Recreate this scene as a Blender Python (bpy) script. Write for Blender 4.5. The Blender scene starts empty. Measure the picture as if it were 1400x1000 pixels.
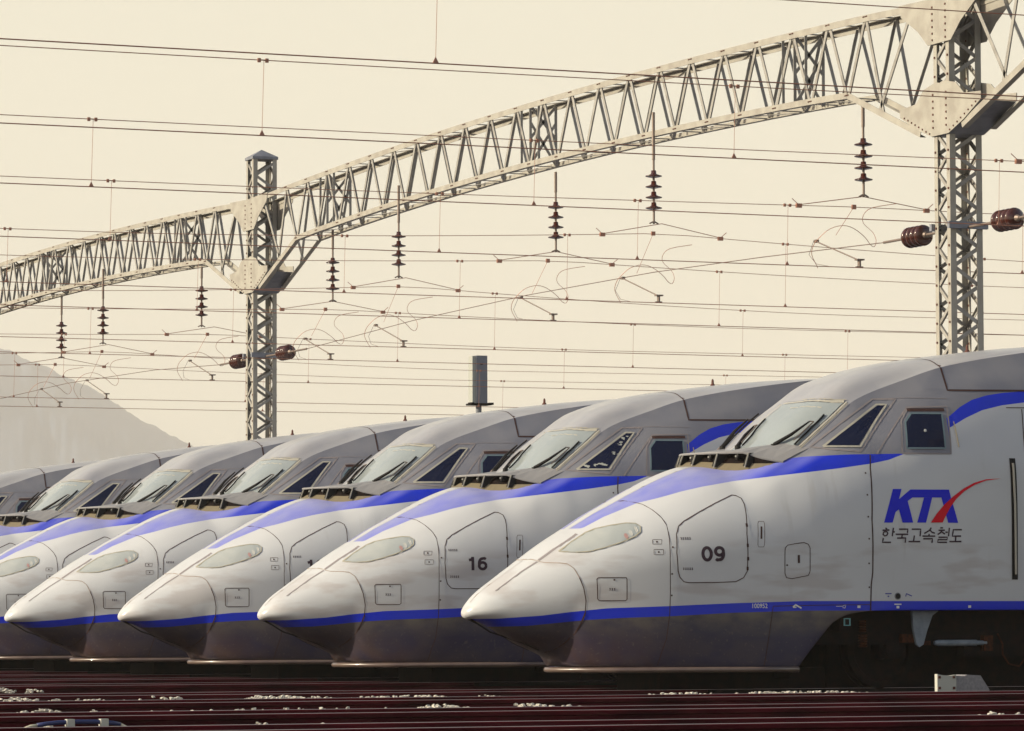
import bpy, bmesh, math, random
from mathutils import Vector, Matrix
random.seed(7)
S = bpy.context.scene
C = S.collection
R = math.radians
# ---------------------------------------------------------------- camera
CAM = Vector((-17.05, -41.7, 0.73)); YAW = R(23.34); ROLL = -0.003; F_PX = 5494.0; HORIZON = 855.4
PITCH = math.atan((HORIZON-500)/F_PX)
right = Vector((math.cos(YAW), -math.sin(YAW), 0))
flat_fwd = Vector((math.sin(YAW), math.cos(YAW), 0))
fwd = flat_fwd*math.cos(PITCH)+Vector((0, 0, math.sin(PITCH)))
up = Vector((0, 0, math.cos(PITCH)))-flat_fwd*math.sin(PITCH)
r2 = right*math.cos(ROLL)+up*math.sin(ROLL)
u2 = up*math.cos(ROLL)-right*math.sin(ROLL)
cd = bpy.data.cameras.new('camera'); cam = bpy.data.objects.new('camera', cd); C.objects.link(cam)
m = Matrix((r2, u2, -fwd)).transposed().to_4x4(); m.translation = CAM
cam.matrix_world = m
cd.sensor_width = 36; cd.lens = F_PX/1400*36; cd.clip_start = 0.5; cd.clip_end = 20000
S.camera = cam
# ---------------------------------------------------------------- sky and sun
SUN_EL, SUN_AZ = 24.0, -77.5          # azimuth measured from +Y towards +X: the sun stands ahead of the noses
W = bpy.data.worlds.new('World'); S.world = W; W.use_nodes = True
nt = W.node_tree; nt.nodes.clear()
wo = nt.nodes.new('ShaderNodeOutputWorld'); bg = nt.nodes.new('ShaderNodeBackground')
sky = nt.nodes.new('ShaderNodeTexSky'); sky.sky_type = 'NISHITA'; sky.sun_disc = False
sky.sun_elevation = R(SUN_EL); sky.sun_rotation = R(SUN_AZ)
sky.air_density = 1.2; sky.dust_density = 3.0; sky.ozone_density = 0.6; sky.altitude = 0
tint = nt.nodes.new('ShaderNodeMix'); tint.data_type = 'RGBA'; tint.blend_type = 'MULTIPLY'
tint.inputs[0].default_value = 1.0; tint.inputs[7].default_value = (1.0, 0.93, 0.92, 1)
nt.links.new(sky.outputs[0], tint.inputs[6])
# pale band of haze standing along the horizon
wtc = nt.nodes.new('ShaderNodeTexCoord'); wsp = nt.nodes.new('ShaderNodeSeparateXYZ'); wmr = nt.nodes.new('ShaderNodeMapRange'); wmx = nt.nodes.new('ShaderNodeMix')
wmx.data_type = 'RGBA'; wmr.interpolation_type = 'SMOOTHSTEP'
nt.links.new(wtc.outputs['Generated'], wsp.inputs[0]); nt.links.new(wsp.outputs[2], wmr.inputs[0])
wmr.inputs[1].default_value = 0.12; wmr.inputs[2].default_value = 0.50; wmr.inputs[3].default_value = 1.0; wmr.inputs[4].default_value = 0.0
wdp = nt.nodes.new('ShaderNodeVectorMath'); wdp.operation = 'DOT_PRODUCT'; wdp.inputs[1].default_value = (-.55, .83, 0)
wdr = nt.nodes.new('ShaderNodeMapRange'); wml = nt.nodes.new('ShaderNodeMath'); wml.operation = 'MULTIPLY'; wdr.interpolation_type = 'SMOOTHSTEP'
wdr.inputs[1].default_value = -.7; wdr.inputs[2].default_value = .35; wdr.inputs[3].default_value = .68; wdr.inputs[4].default_value = 1.0
nt.links.new(wtc.outputs['Generated'], wdp.inputs[0]); nt.links.new(wdp.outputs['Value'], wdr.inputs[0])
nt.links.new(wmr.outputs[0], wml.inputs[0]); nt.links.new(wdr.outputs[0], wml.inputs[1]); nt.links.new(wml.outputs[0], wmx.inputs[0]); nt.links.new(tint.outputs[2], wmx.inputs[6]); wmx.inputs[7].default_value = (6.1, 5.9, 4.85, 1)
nt.links.new(wmx.outputs[2], bg.inputs[0])
bg.inputs[1].default_value = 0.10
nt.links.new(bg.outputs[0], wo.inputs[0])
sd = bpy.data.lights.new('sun', 'SUN'); sd.energy = 4.4; sd.angle = R(0.6); sd.color = (1.0, 0.90, 0.68)
sun = bpy.data.objects.new('sun', sd); C.objects.link(sun)
sdir = Vector((math.sin(R(SUN_AZ))*math.cos(R(SUN_EL)), math.cos(R(SUN_AZ))*math.cos(R(SUN_EL)), math.sin(R(SUN_EL))))
sun.rotation_euler = sdir.to_track_quat('Z', 'Y').to_euler(); sun.location = (-60, 0, 60)
S.cycles.volume_bounces = 3
S.view_settings.view_transform = 'Standard'; S.view_settings.look = 'None'
S.view_settings.exposure = 0.55; S.view_settings.gamma = 1.0
# ---------------------------------------------------------------- helpers
class MB:
    """collects faces of several materials and links them as ONE mesh object"""
    def __init__(s): s.v = []; s.f = []; s.mi = []; s.m = 0
    def add(s, vs, fs):
        o = len(s.v); s.v += [tuple(v) for v in vs]; s.f += [tuple(i+o for i in f) for f in fs]; s.mi += [s.m]*len(fs)
    def box(s, a, b):
        x0, y0, z0 = a; x1, y1, z1 = b
        s.add([(x0,y0,z0),(x1,y0,z0),(x1,y1,z0),(x0,y1,z0),(x0,y0,z1),(x1,y0,z1),(x1,y1,z1),(x0,y1,z1)],
              [(0,3,2,1),(4,5,6,7),(0,1,5,4),(1,2,6,5),(2,3,7,6),(3,0,4,7)])
    def bar(s, p, q, prof, upv=(0, 0, 1)):
        """sweep a closed 2-D profile (u sideways, v along upv) from p to q"""
        p, q = Vector(p), Vector(q); d = (q-p).normalized(); upv = Vector(upv)
        side = d.cross(upv)
        if side.length < 1e-5: upv = Vector((1, 0, 0)); side = d.cross(upv)
        side.normalize(); w = side.cross(d).normalized(); n = len(prof)
        vs = [p+side*a+w*b for a, b in prof]+[q+side*a+w*b for a, b in prof]
        s.add(vs, [(i, (i+1) % n, n+(i+1) % n, n+i) for i in range(n)]+[tuple(range(n-1, -1, -1)), tuple(range(n, 2*n))])
    def rect(s, p, q, w, h, upv=(0, 0, 1)):
        s.bar(p, q, [(-w/2,-h/2),(w/2,-h/2),(w/2,h/2),(-w/2,h/2)], upv)
    def angle(s, p, q, w, t, upv=(0, 0, 1), su=1, sv=1):
        s.bar(p, q, [(0,0),(w*su,0),(w*su,t*sv),(t*su,t*sv),(t*su,w*sv),(0,w*sv)][::(1 if su*sv > 0 else -1)], upv)
    def tube(s, pts, r, n=6, caps=True):
        pts = [Vector(p) for p in pts]; rs = r if isinstance(r, (list, tuple)) else [r]*len(pts)
        rings = []; prev = None
        for i, p in enumerate(pts):
            d = (pts[min(i+1, len(pts)-1)]-pts[max(i-1, 0)]).normalized()
            a = Vector((0, 0, 1)) if abs(d.z) < .9 else Vector((1, 0, 0))
            if prev is not None: a = prev
            x = d.cross(a).normalized(); y = x.cross(d).normalized(); prev = y
            rings.append([p+x*math.cos(2*math.pi*k/n)*rs[i]+y*math.sin(2*math.pi*k/n)*rs[i] for k in range(n)])
        vs = [v for rg in rings for v in rg]; fs = []
        for i in range(len(pts)-1):
            for k in range(n):
                fs.append((i*n+k, i*n+(k+1) % n, (i+1)*n+(k+1) % n, (i+1)*n+k))
        if caps: fs += [tuple(range(n-1, -1, -1)), tuple(range((len(pts)-1)*n, len(pts)*n))]
        s.add(vs, fs)
    def lathe(s, p, q, prof, n=16):
        """prof: list of (t along p->q in metres, radius)"""
        p, q = Vector(p), Vector(q); d = (q-p).normalized()
        s.tube_r(p, d, prof, n)
    def tube_r(s, p, d, prof, n):
        a = Vector((0, 0, 1)) if abs(d.z) < .9 else Vector((1, 0, 0)); x = d.cross(a).normalized(); y = x.cross(d)
        vs = []; fs = []
        for t, r in prof:
            vs += [p+d*t+(x*math.cos(2*math.pi*k/n)+y*math.sin(2*math.pi*k/n))*r for k in range(n)]
        for i in range(len(prof)-1):
            for k in range(n): fs.append((i*n+k, i*n+(k+1) % n, (i+1)*n+(k+1) % n, (i+1)*n+k))
        fs += [tuple(range(n-1, -1, -1)), tuple(range((len(prof)-1)*n, len(prof)*n))]
        s.add(vs, fs)
    def slab(s, poly, axis, a, b):
        """polygon given in the two other axes, extruded from a to b along axis"""
        def P3(u, v, w): return {'x': (w, u, v), 'y': (u, w, v), 'z': (u, v, w)}[axis]
        n = len(poly)
        s.add([P3(u, v, a) for u, v in poly]+[P3(u, v, b) for u, v in poly],
              [tuple(range(n-1, -1, -1)), tuple(range(n, 2*n))]+[(i, (i+1) % n, n+(i+1) % n, n+i) for i in range(n)])
    def build(s, name, mats, parent=None, smooth=False, fix=True, crease=None):
        me = bpy.data.meshes.new(name); me.from_pydata(s.v, [], s.f)
        mats = mats if isinstance(mats, (list, tuple)) else [mats]
        for mm in mats: me.materials.append(mm)
        me.polygons.foreach_set('material_index', s.mi)
        if fix:
            bm = bmesh.new(); bm.from_mesh(me); bmesh.ops.recalc_face_normals(bm, faces=bm.faces); bm.to_mesh(me); bm.free()
        if smooth: me.polygons.foreach_set('use_smooth', [True]*len(me.polygons))
        if crease:
            me.attributes.new('sharp_edge', 'BOOLEAN', 'EDGE')
            for e in me.edges:
                if crease(me.vertices[e.vertices[0]].co, me.vertices[e.vertices[1]].co, e): me.attributes['sharp_edge'].data[e.index].value = True
        me.update()
        o = bpy.data.objects.new(name, me); C.objects.link(o)
        if parent: o.parent = parent
        return o
def tag(o, label=None, cat=None, group=None, kind=None):
    for k, v in (('label', label), ('category', cat), ('group', group), ('kind', kind)):
        if v: o[k] = v
    return o
def empty(name, loc, label, cat, group=None):
    o = bpy.data.objects.new(name, None); C.objects.link(o); o.location = loc; o.empty_display_size = .3
    return tag(o, label, cat, group)
def copy_tree(o, parent=None):
    c = o.copy(); C.objects.link(c); c.parent = parent
    for ch in [x for x in S.objects if x.parent == o]: copy_tree(ch, c)
    return c
# ---------------------------------------------------------------- materials
def mat(name, col, rough=.5, metal=0.0, noise=None, scale=8, bump=0, coat=0, spec=.5, stretch=None):
    """noise = second colour mixed in by a noise pattern"""
    mm = bpy.data.materials.new(name); mm.use_nodes = True; t = mm.node_tree; b = t.nodes['Principled BSDF']
    b.inputs['Base Color'].default_value = (*col, 1); b.inputs['Roughness'].default_value = rough
    b.inputs['Metallic'].default_value = metal; b.inputs['Coat Weight'].default_value = coat
    b.inputs['Specular IOR Level'].default_value = spec
    if noise or bump:
        tc = t.nodes.new('ShaderNodeTexCoord'); mp = t.nodes.new('ShaderNodeMapping'); nz = t.nodes.new('ShaderNodeTexNoise')
        t.links.new(tc.outputs['Object'], mp.inputs[0]); t.links.new(mp.outputs[0], nz.inputs['Vector'])
        if stretch: mp.inputs['Scale'].default_value = stretch
        nz.inputs['Scale'].default_value = scale; nz.inputs['Detail'].default_value = 6
        if noise:
            cr = t.nodes.new('ShaderNodeValToRGB'); cr.color_ramp.elements[0].position = .38; cr.color_ramp.elements[1].position = .66
            cr.color_ramp.elements[0].color = (*col, 1); cr.color_ramp.elements[1].color = (*noise, 1)
            t.links.new(nz.outputs[0], cr.inputs[0]); t.links.new(cr.outputs[0], b.inputs['Base Color'])
        if bump:
            bp = t.nodes.new('ShaderNodeBump'); bp.inputs['Strength'].default_value = bump; bp.inputs['Distance'].default_value = .02
            t.links.new(nz.outputs[0], bp.inputs['Height']); t.links.new(bp.outputs[0], b.inputs['Normal'])
    return mm
M = dict(
 steel=mat('galvanised_steel', (.39,.37,.325), .55, 0, noise=(.31,.285,.25), scale=4, spec=.3),
 steel_web=mat('galvanised_angle', (.345,.33,.305), .6, 0, noise=(.25,.235,.215), scale=6, spec=.3),
 bolt=mat('rusty_bolt', (.10,.03,.02), .7),
 cap=mat('grey_sheet', (.22,.23,.27), .5, noise=(.15,.16,.19), scale=6),
 porcelain=mat('brown_porcelain', (.065,.020,.015), .12, coat=.6),
 fitting=mat('fitting_metal', (.22,.17,.145), .5, .4),
 wire=mat('bronze_wire', (.40,.19,.13), .5, .2),
 rubber=mat('black_rubber', (.012,.011,.012), .5, spec=.2),
 darkline=mat('panel_gap', (.070,.040,.038), .8, spec=.1),
 softline=mat('panel_groove', (.26,.235,.245), .7, spec=.1), seam=mat('soft_seam', (.34,.27,.23), .7, spec=.1),
 glass=mat('dark_cab_glass', (.007,.010,.034), .06, spec=.35),
 screen=mat('pale_windscreen', (.30,.335,.345), .07, spec=.9),  # sky reflection put into the pale base colour of the glass
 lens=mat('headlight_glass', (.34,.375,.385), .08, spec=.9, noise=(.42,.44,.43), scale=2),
 goldrim=mat('lamp_gasket', (.36,.33,.25), .4),
 alu=mat('light_window_frame', (.42,.40,.34), .4),
 greyframe=mat('grey_window_frame', (.17,.17,.19), .5),
 red=mat('red_paint', (.68,.003,.02), .5, spec=.15), blue=mat('logo_blue', (.014,.020,.62), .5, spec=.15),
 ink=mat('grey_lettering', (.055,.035,.05), .6, spec=.15), white=mat('white_marking', (.75,.75,.72), .5),
 bluemark=mat('blue_marking', (.05,.05,.35), .5),
 lamp_red=mat('red_lamp', (.40,.24,.23), .3), span=mat('span_wire', (.15,.095,.075), .6), chrome=mat('lamp_reflector', (.58,.58,.54), .2, .3),
 bogie=mat('bogie_black', (.008,.007,.008), .75, noise=(.018,.010,.009), scale=9, spec=.08),
 rust=mat('rusty_spring', (.075,.024,.010), .8, noise=(.025,.010,.008), scale=20, spec=.1),
 shield=mat('bogie_bracket_grey', (.22,.26,.31), .6, noise=(.16,.19,.23), scale=12),
 teal=mat('teal_marker', (.16,.42,.45), .5),
 beige=mat('cowl_beige', (.20,.165,.105), .5), cowlgrey=mat('cowl_grey', (.27,.265,.27), .4),
 rail=mat('rusty_rail', (.095,.007,.014), .85, spec=.05, noise=(.030,.003,.006), scale=5, stretch=(.25,1,1)),
 railtop=mat('worn_rail_head', (.50,.42,.44), .4, .6),
 sleeper=mat('concrete_sleeper', (.09,.06,.055), .9, spec=.1),
 ballast=mat('ballast_bed', (.035,.022,.02), .95, spec=.05, noise=(.015,.009,.009), scale=9, bump=.8),
 stone=mat('pale_stone', (.68,.64,.56), .85, noise=(.42,.38,.33), scale=9),
 ground=mat('yard_ground', (.09,.07,.06), .95, noise=(.05,.04,.035), scale=.6),
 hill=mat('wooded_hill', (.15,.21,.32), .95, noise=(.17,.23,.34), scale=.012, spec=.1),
 navy=mat('navy_tube', (.02,.03,.12), .35), cream=mat('cream_tube', (.60,.56,.42), .5),
 block=mat('pale_block', (.50,.50,.45), .8), blockside=mat('grey_concrete', (.30,.29,.30), .85, noise=(.22,.21,.23), scale=30),
 cabinet=mat('grey_cabinet', (.21,.225,.27), .5, noise=(.17,.18,.22), scale=3), cabinet_pale=mat('pale_cabinet_side', (.40,.41,.38), .5),
)
# ---------------------------------------------------------------- train surface (side view X, half width Y, height Z)
def lerp_table(tab, x):
    if x <= tab[0][0]: return tab[0][1]
    for (a, u), (b, v) in zip(tab, tab[1:]):
        if x <= b:
            return u + (v - u) * (x - a) / (b - a)
    return tab[-1][1]

class Curve:                                   # monotone cubic through a table
    def __init__(s, pts):
        s.x = [p[0] for p in pts]; s.y = [p[1] for p in pts]; n = len(pts)
        d = [(s.y[i+1]-s.y[i])/(s.x[i+1]-s.x[i]) for i in range(n-1)]
        m = [d[0]] + [0.0 if d[i-1]*d[i] <= 0 else 2*d[i-1]*d[i]/(d[i-1]+d[i]) for i in range(1, n-1)] + [d[-1]]
        s.m = m
    def __call__(s, x):
        X, Y, m = s.x, s.y, s.m
        if x <= X[0]: return Y[0]
        if x >= X[-1]: return Y[-1]
        i = 0
        while x > X[i+1]: i += 1
        h = X[i+1]-X[i]; t = (x-X[i])/h
        return (Y[i]*(1+2*t)*(1-t)**2 + h*m[i]*t*(1-t)**2 + Y[i+1]*t*t*(3-2*t) + h*m[i+1]*t*t*(t-1))

NOSE = 0.325
ZT = Curve([(.325,.86),(.335,.90),(.36,.94),(.403,.995),(.5,1.092),(.75,1.27),(.97,1.42),(1.13,1.53),(1.36,1.68),(1.66,1.855),(1.92,2.01),(2.13,2.12),(2.305,2.215),(2.8,2.455),(3.08,2.55),(3.4,2.60),(3.7,2.69)])
ZC = Curve([(.325,.86),(.335,.83),(.36,.81),(.45,.79),(.62,.735),(.93,.55),(1.24,.415),(1.42,.32),(1.5,.262),(3.86,.25),(3.92,.32),(4.0,.42),(4.15,.60),(4.3,.76),(4.5,.85),(4.8,.885),(5.2,.89),(30,.89)])
WW = Curve([(.325,0),(.335,.055),(.36,.11),(.43,.19),(.55,.29),(.7,.38),(1.0,.53),(1.4,.72),(2,.95),(2.5,1.10),(3,1.21),(3.5,1.30),(4.2,1.385),(4.9,1.43),(5.5,1.445),(6.04,1.45),(30,1.45)])
ZW = Curve([(.325,.86),(.35,.87),(.7,.93),(1,.99),(2,1.28),(3.3,1.5),(4.2,1.6),(30,1.6)])
YB = Curve([(.30,0),(1.40,0),(1.47,.18),(1.58,.42),(1.8,.68),(2.2,.92),(2.7,1.07),(3.4,1.24),(4.0,1.34),(5,1.43),(30,1.44)])
NL = Curve([(.30,1.9),(1.3,1.9),(2.5,2.2),(4,2.6),(30,3)])
ANG = [90, 72, 52, 38, 25, 12, 0]
CAB = [ # X, top, P1, crease, P3, belt, P5
 (3.75,2.72,(.46,2.70),(.885,2.56),(1.03,2.44),(1.15,2.26),(1.275,1.93)),
 (4.2, 3.09,(.55,3.07),(.90,2.82),(1.015,2.69),(1.145,2.53),(1.315,2.12)),
 (4.55,3.35,(.55,3.32),(.87,3.07),(1.0,2.89),(1.19,2.62),(1.355,2.16)),
 (4.9, 3.58,(.55,3.55),(.84,3.32),(.98,3.08),(1.23,2.69),(1.38,2.2)),
 (5.5, 3.77,(.55,3.73),(.86,3.55),(1.08,3.2),(1.33,2.7),(1.42,2.2)),
 (6.04,3.86,(.55,3.825),(.86,3.72),(1.13,3.3),(1.37,2.7),(1.435,2.2)),
 (7.13,3.99,(.5,3.98),(.86,3.91),(1.17,3.4),(1.39,2.7),(1.445,2.2)),
 (8.2, 4.065,(.5,4.06),(.865,4.035),(1.18,3.45),(1.40,2.7),(1.446,2.2)),
 (9.5, 4.115,(.5,4.112),(.87,4.105),(1.19,3.47),(1.40,2.7),(1.447,2.2)),
 (30., 4.12,(.5,4.117),(.87,4.11),(1.19,3.47),(1.40,2.7),(1.447,2.2))]
def nose_guides(X):
    zt, zw, w = ZT(X), ZW(X), WW(X); n = 2.15; g = []
    for a in ANG:
        r = math.radians(a)
        g.append((w*max(math.cos(r),0)**(2/n) if a < 90 else 0.0, zw+(zt-zw)*max(math.sin(r),0)**(2/n)))
    return g
_xs = [2.9, 3.3] + [c[0] for c in CAB]
_rows = [nose_guides(2.9), nose_guides(3.3)] + [[(0, c[1]), c[2], c[3], c[4], c[5], c[6], (WW(c[0]), ZW(c[0]))] for c in CAB]
# top line between hood and cab
_rows[1][0] = (0, ZT(3.3))
GC = [(Curve(list(zip(_xs, [r[k][0] for r in _rows]))), Curve(list(zip(_xs, [r[k][1] for r in _rows])))) for k in range(7)]
def guides(X):
    if X <= 3.3: return nose_guides(X)
    return [(a(X), b(X)) for a, b in GC]
def section(X, nu=5, nl=14):
    """polyline (y,z) from top centre down to bottom centre"""
    g = guides(X); sharp = min(1, max(0, (X-3.9)/.5))
    pts = []
    ext = [(-g[1][0], g[1][1])] + g + [(g[6][0], g[6][1]-.3*(g[5][1]-g[6][1]) - 1e-4)]
    def tan(i):                                 # Catmull-Rom tangent at ext index i
        return ((ext[i+1][0]-ext[i-1][0])/2, (ext[i+1][1]-ext[i-1][1])/2)
    for k in range(1, 7):
        p, q = ext[k], ext[k+1]; m0, m1 = tan(k), tan(k+1)
        seg = (q[0]-p[0], q[1]-p[1])
        if k == 3: m0 = tuple(m*(1-sharp)+s_*sharp for m, s_ in zip(m0, seg))     # crease: break tangent
        if k == 2: m1 = tuple(m*(1-sharp)+s_*sharp*(.9) for m, s_ in zip(m1, seg))
        if k == 6: m1 = (0, seg[1])
        if k == 1: m0 = (abs(seg[0]), 0)
        for j in range(nu):
            t = j/nu; a = (1+2*t)*(1-t)**2; b = t*(1-t)**2; c = t*t*(3-2*t); d = t*t*(t-1)
            pts.append((p[0]*a+m0[0]*b+q[0]*c+m1[0]*d, p[1]*a+m0[1]*b+q[1]*c+m1[1]*d))
    w, zw, zb, yb, n = WW(X), ZW(X), ZC(X), YB(X), NL(X)
    for j in range(nl+1):
        t = math.sin(math.pi/2*j/nl)
        y = yb+(w-yb)*max(0, 1-t**n)**(1/n)
        pts.append((y, zw-(zw-zb)*t))
    # keep heights falling
    out = [pts[0]]
    for p in pts[1:]:
        out.append((p[0], min(p[1], out[-1][1]-1e-5)))
    return out
def half_width(X, z):
    s = section(X)
    for a, b in zip(s, s[1:]):
        if b[1] <= z <= a[1]:
            t = (a[1]-z)/max(1e-9, a[1]-b[1]); return a[0]+(b[0]-a[0])*t
    return 0.0 if z > s[0][1] else s[-1][0]
def top_height(X, y):
    y = abs(y); s = section(X)
    for a, b in zip(s, s[1:]):
        if a[0] <= y <= b[0]:
            t = (y-a[0])/max(1e-9, b[0]-a[0]); return a[1]+(b[1]-a[1])*t
    return s[-1][1]
PX = {'cap': [(1.122, 1.446), (1.161, 1.432), (1.285, 1.427), (1.348, 1.418), (1.4, 1.368), (1.442, 1.261), (1.482, 1.138), (1.507, 1.0), (1.506, 0.869), (1.475, 0.747), (1.432, 0.625), (1.373, 0.519), (1.299, 0.436), (1.239, 0.419)], 'groove': [(0.627, 1.118), (0.736, 1.196), (0.927, 1.331), (1.106, 1.446)], 'grooveb': [(1.126, 1.462), (1.307, 1.586), (1.508, 1.71), (1.584, 1.76)], 'groove2': [(1.619, 1.829), (1.814, 1.946), (1.994, 2.048), (2.18, 2.137), (2.452, 2.279), (2.666, 2.384), (2.887, 2.473), (3.061, 2.53)], 'joint': [(2.18, 2.137), (2.206, 2.142), (2.259, 2.116), (2.298, 2.094), (2.347, 2.023), (2.399, 1.928), (2.421, 1.848), (2.418, 1.728), (2.401, 1.463), (2.4, 1.095), (2.394, 0.85), (2.363, 0.576), (2.313, 0.418), (2.282, 0.28)], 'door': [(2.801, 2.0), (2.612, 1.895), (2.54, 1.837), (2.5, 1.744), (2.478, 1.537), (2.486, 1.332), (2.505, 1.262), (2.551, 1.212), (2.608, 1.202), (2.879, 1.203), (3.137, 1.213), (3.225, 1.258), (3.268, 1.332), (3.277, 1.504), (3.278, 1.751), (3.31, 2.0), (3.316, 2.096), (3.304, 2.157), (3.257, 2.188), (3.213, 2.194), (3.002, 2.101), (2.801, 2.0)], 'box': [(1.635, 1.26), (1.925, 1.26), (1.933, 1.243), (1.934, 1.015), (1.918, 1.003), (1.643, 1.003), (1.627, 1.024), (1.619, 1.244), (1.635, 1.26)], 'latch1': [(2.241, 1.685), (2.335, 1.685), (2.327, 1.636), (2.232, 1.636)], 'latch2': [(2.238, 1.574), (2.338, 1.574), (2.333, 1.516), (2.232, 1.517)], 'slot': [(3.434, 1.892), (3.492, 1.893), (3.497, 1.868), (3.472, 1.628), (3.462, 1.603), (3.402, 1.603), (3.395, 1.628), (3.421, 1.867), (3.434, 1.892)], 'slotin': [(3.447, 1.834), (3.467, 1.834), (3.451, 1.694), (3.43, 1.694)], 'access': [(3.709, 1.554), (3.714, 1.591), (3.741, 1.623), (3.841, 1.642), (3.937, 1.654), (3.989, 1.634), (4.009, 1.592), (4.007, 1.332), (3.985, 1.283), (3.789, 1.246), (3.724, 1.258), (3.707, 1.307), (3.709, 1.554)], 'accslot': [(3.86, 1.513), (3.886, 1.513), (3.886, 1.423), (3.86, 1.423)], 'vjoint': [(4.858, 2.662), (4.827, 2.509), (4.779, 1.914), (4.781, 1.615), (4.775, 1.317), (4.755, 1.176), (4.744, 0.887)], 'notch': [(6.017, 3.74), (5.998, 3.706), (5.989, 3.581), (5.98, 3.434), (6.296, 3.435), (6.619, 3.439), (6.949, 3.442)], 'archl': [(6.017, 3.74), (5.982, 3.765), (5.911, 3.776)], 'eave': [(5.128, 3.329), (5.479, 3.339), (5.949, 3.334)], 'skirtseam': [(4.744, 0.953), (4.116, 0.949), (3.567, 0.938), (3.542, 0.766), (3.492, 0.438), (3.466, 0.258)], 's1low': [(1.671, 1.824), (1.907, 1.952), (2.119, 2.043), (2.27, 2.109), (2.478, 2.165), (2.725, 2.239), (2.949, 2.292), (3.318, 2.358), (3.74, 2.413), (4.059, 2.452), (4.445, 2.5), (4.836, 2.557), (5.067, 2.604), (5.271, 2.678)], 's1up': [(3.097, 2.542), (3.568, 2.582), (3.827, 2.603), (4.126, 2.639), (4.617, 2.664), (5.271, 2.678)], 's2low': [(5.873, 2.979), (6.114, 3.103), (6.351, 3.201), (6.618, 3.262), (6.911, 3.3)], 's2up': [(5.908, 3.117), (6.073, 3.232), (6.249, 3.321), (6.443, 3.376), (6.644, 3.408), (6.947, 3.437)], 'lowup': [(0.638, 0.807), (0.776, 0.807), (1.064, 0.838), (1.359, 0.878), (1.729, 0.918), (2.366, 0.94), (3.086, 0.971), (3.94, 0.995), (4.744, 0.994), (6.737, 0.993)], 'lowlo': [(0.742, 0.725), (0.941, 0.725), (1.229, 0.756), (1.513, 0.788), (1.884, 0.811), (2.367, 0.826), (3.087, 0.865), (3.939, 0.888), (4.744, 0.887), (6.742, 0.892)], 'hl': [(1.325, 1.56), (1.481, 1.668), (1.657, 1.776), (1.747, 1.817), (1.9, 1.856), (2.038, 1.879), (2.122, 1.874), (2.157, 1.836), (2.138, 1.777), (2.074, 1.728), (1.928, 1.662), (1.737, 1.597), (1.589, 1.557), (1.487, 1.549), (1.325, 1.56)], 'tri': [(4.394, 2.774), (4.752, 2.774), (5.196, 3.246), (5.118, 3.246)], 'trif': [(4.326, 2.747), (4.771, 2.743), (5.243, 3.269), (5.1, 3.268)], 'trio': [(4.411, 2.729), (4.751, 2.7), (5.34, 3.321), (5.076, 3.32), (4.671, 3.058), (4.221, 2.756)], 'win': [(5.465, 3.156), (5.37, 3.052), (5.306, 2.742), (5.777, 2.746), (5.828, 3.155)], 'wino': [(5.453, 3.226), (5.333, 3.069), (5.237, 2.682), (5.839, 2.683), (5.913, 3.238)], 'pil': [(4.934, 2.671), (5.447, 3.235)], 'dslot': [(6.602, 2.638), (6.679, 2.639), (6.66, 1.237), (6.573, 1.237)], 'num': [(2.747, 1.611), (3.026, 1.611), (3.022, 1.438), (2.74, 1.438)], 'boxtxt': [(1.74, 1.146), (1.802, 1.146), (1.802, 1.113), (1.74, 1.113)], 'doortxt1': [(2.536, 1.714), (2.654, 1.714), (2.651, 1.685), (2.532, 1.685)], 'doortxt2': [(2.527, 1.373), (2.649, 1.373), (2.649, 1.34), (2.527, 1.34)], 'numt': [(3.321, 0.963), (3.507, 0.905)], 'arrow': [(3.791, 0.954), (3.895, 0.896)], 'wheelmark': [(5.049, 0.94), (5.133, 0.911)], 'm1': [(4.938, 1.077), (5.012, 1.044)], 'm7': [(5.18, 1.077), (5.264, 1.035)], 'sw': [(5.522, 1.889), (5.601, 1.991), (5.706, 2.097), (5.829, 2.195), (5.969, 2.286), (6.109, 2.352), (6.264, 2.392), (6.462, 2.403), (6.263, 2.378), (6.107, 2.325), (5.967, 2.249), (5.861, 2.161), (5.781, 2.067), (5.718, 1.969), (5.674, 1.89)], 'K1': [(5.068, 2.269), (5.175, 2.27), (5.037, 1.885), (4.928, 1.884)], 'K2': [(5.284, 2.265), (5.44, 2.266), (5.434, 2.174), (5.302, 2.173)], 'K3': [(5.13, 2.15), (5.284, 2.265), (5.302, 2.173), (5.241, 2.132)], 'K4': [(5.13, 2.15), (5.241, 2.132), (5.123, 2.036), (5.078, 2.004)], 'K5': [(5.241, 2.132), (5.297, 1.886), (5.162, 1.885), (5.123, 2.036)], 'T1': [(5.44, 2.266), (5.774, 2.268), (5.794, 2.177), (5.434, 2.174)], 'T2': [(5.449, 2.174), (5.552, 2.175), (5.461, 1.887), (5.348, 1.887)], 'X1': [(5.67, 2.176), (5.794, 2.177), (5.877, 1.888), (5.747, 1.887)]}
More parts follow.
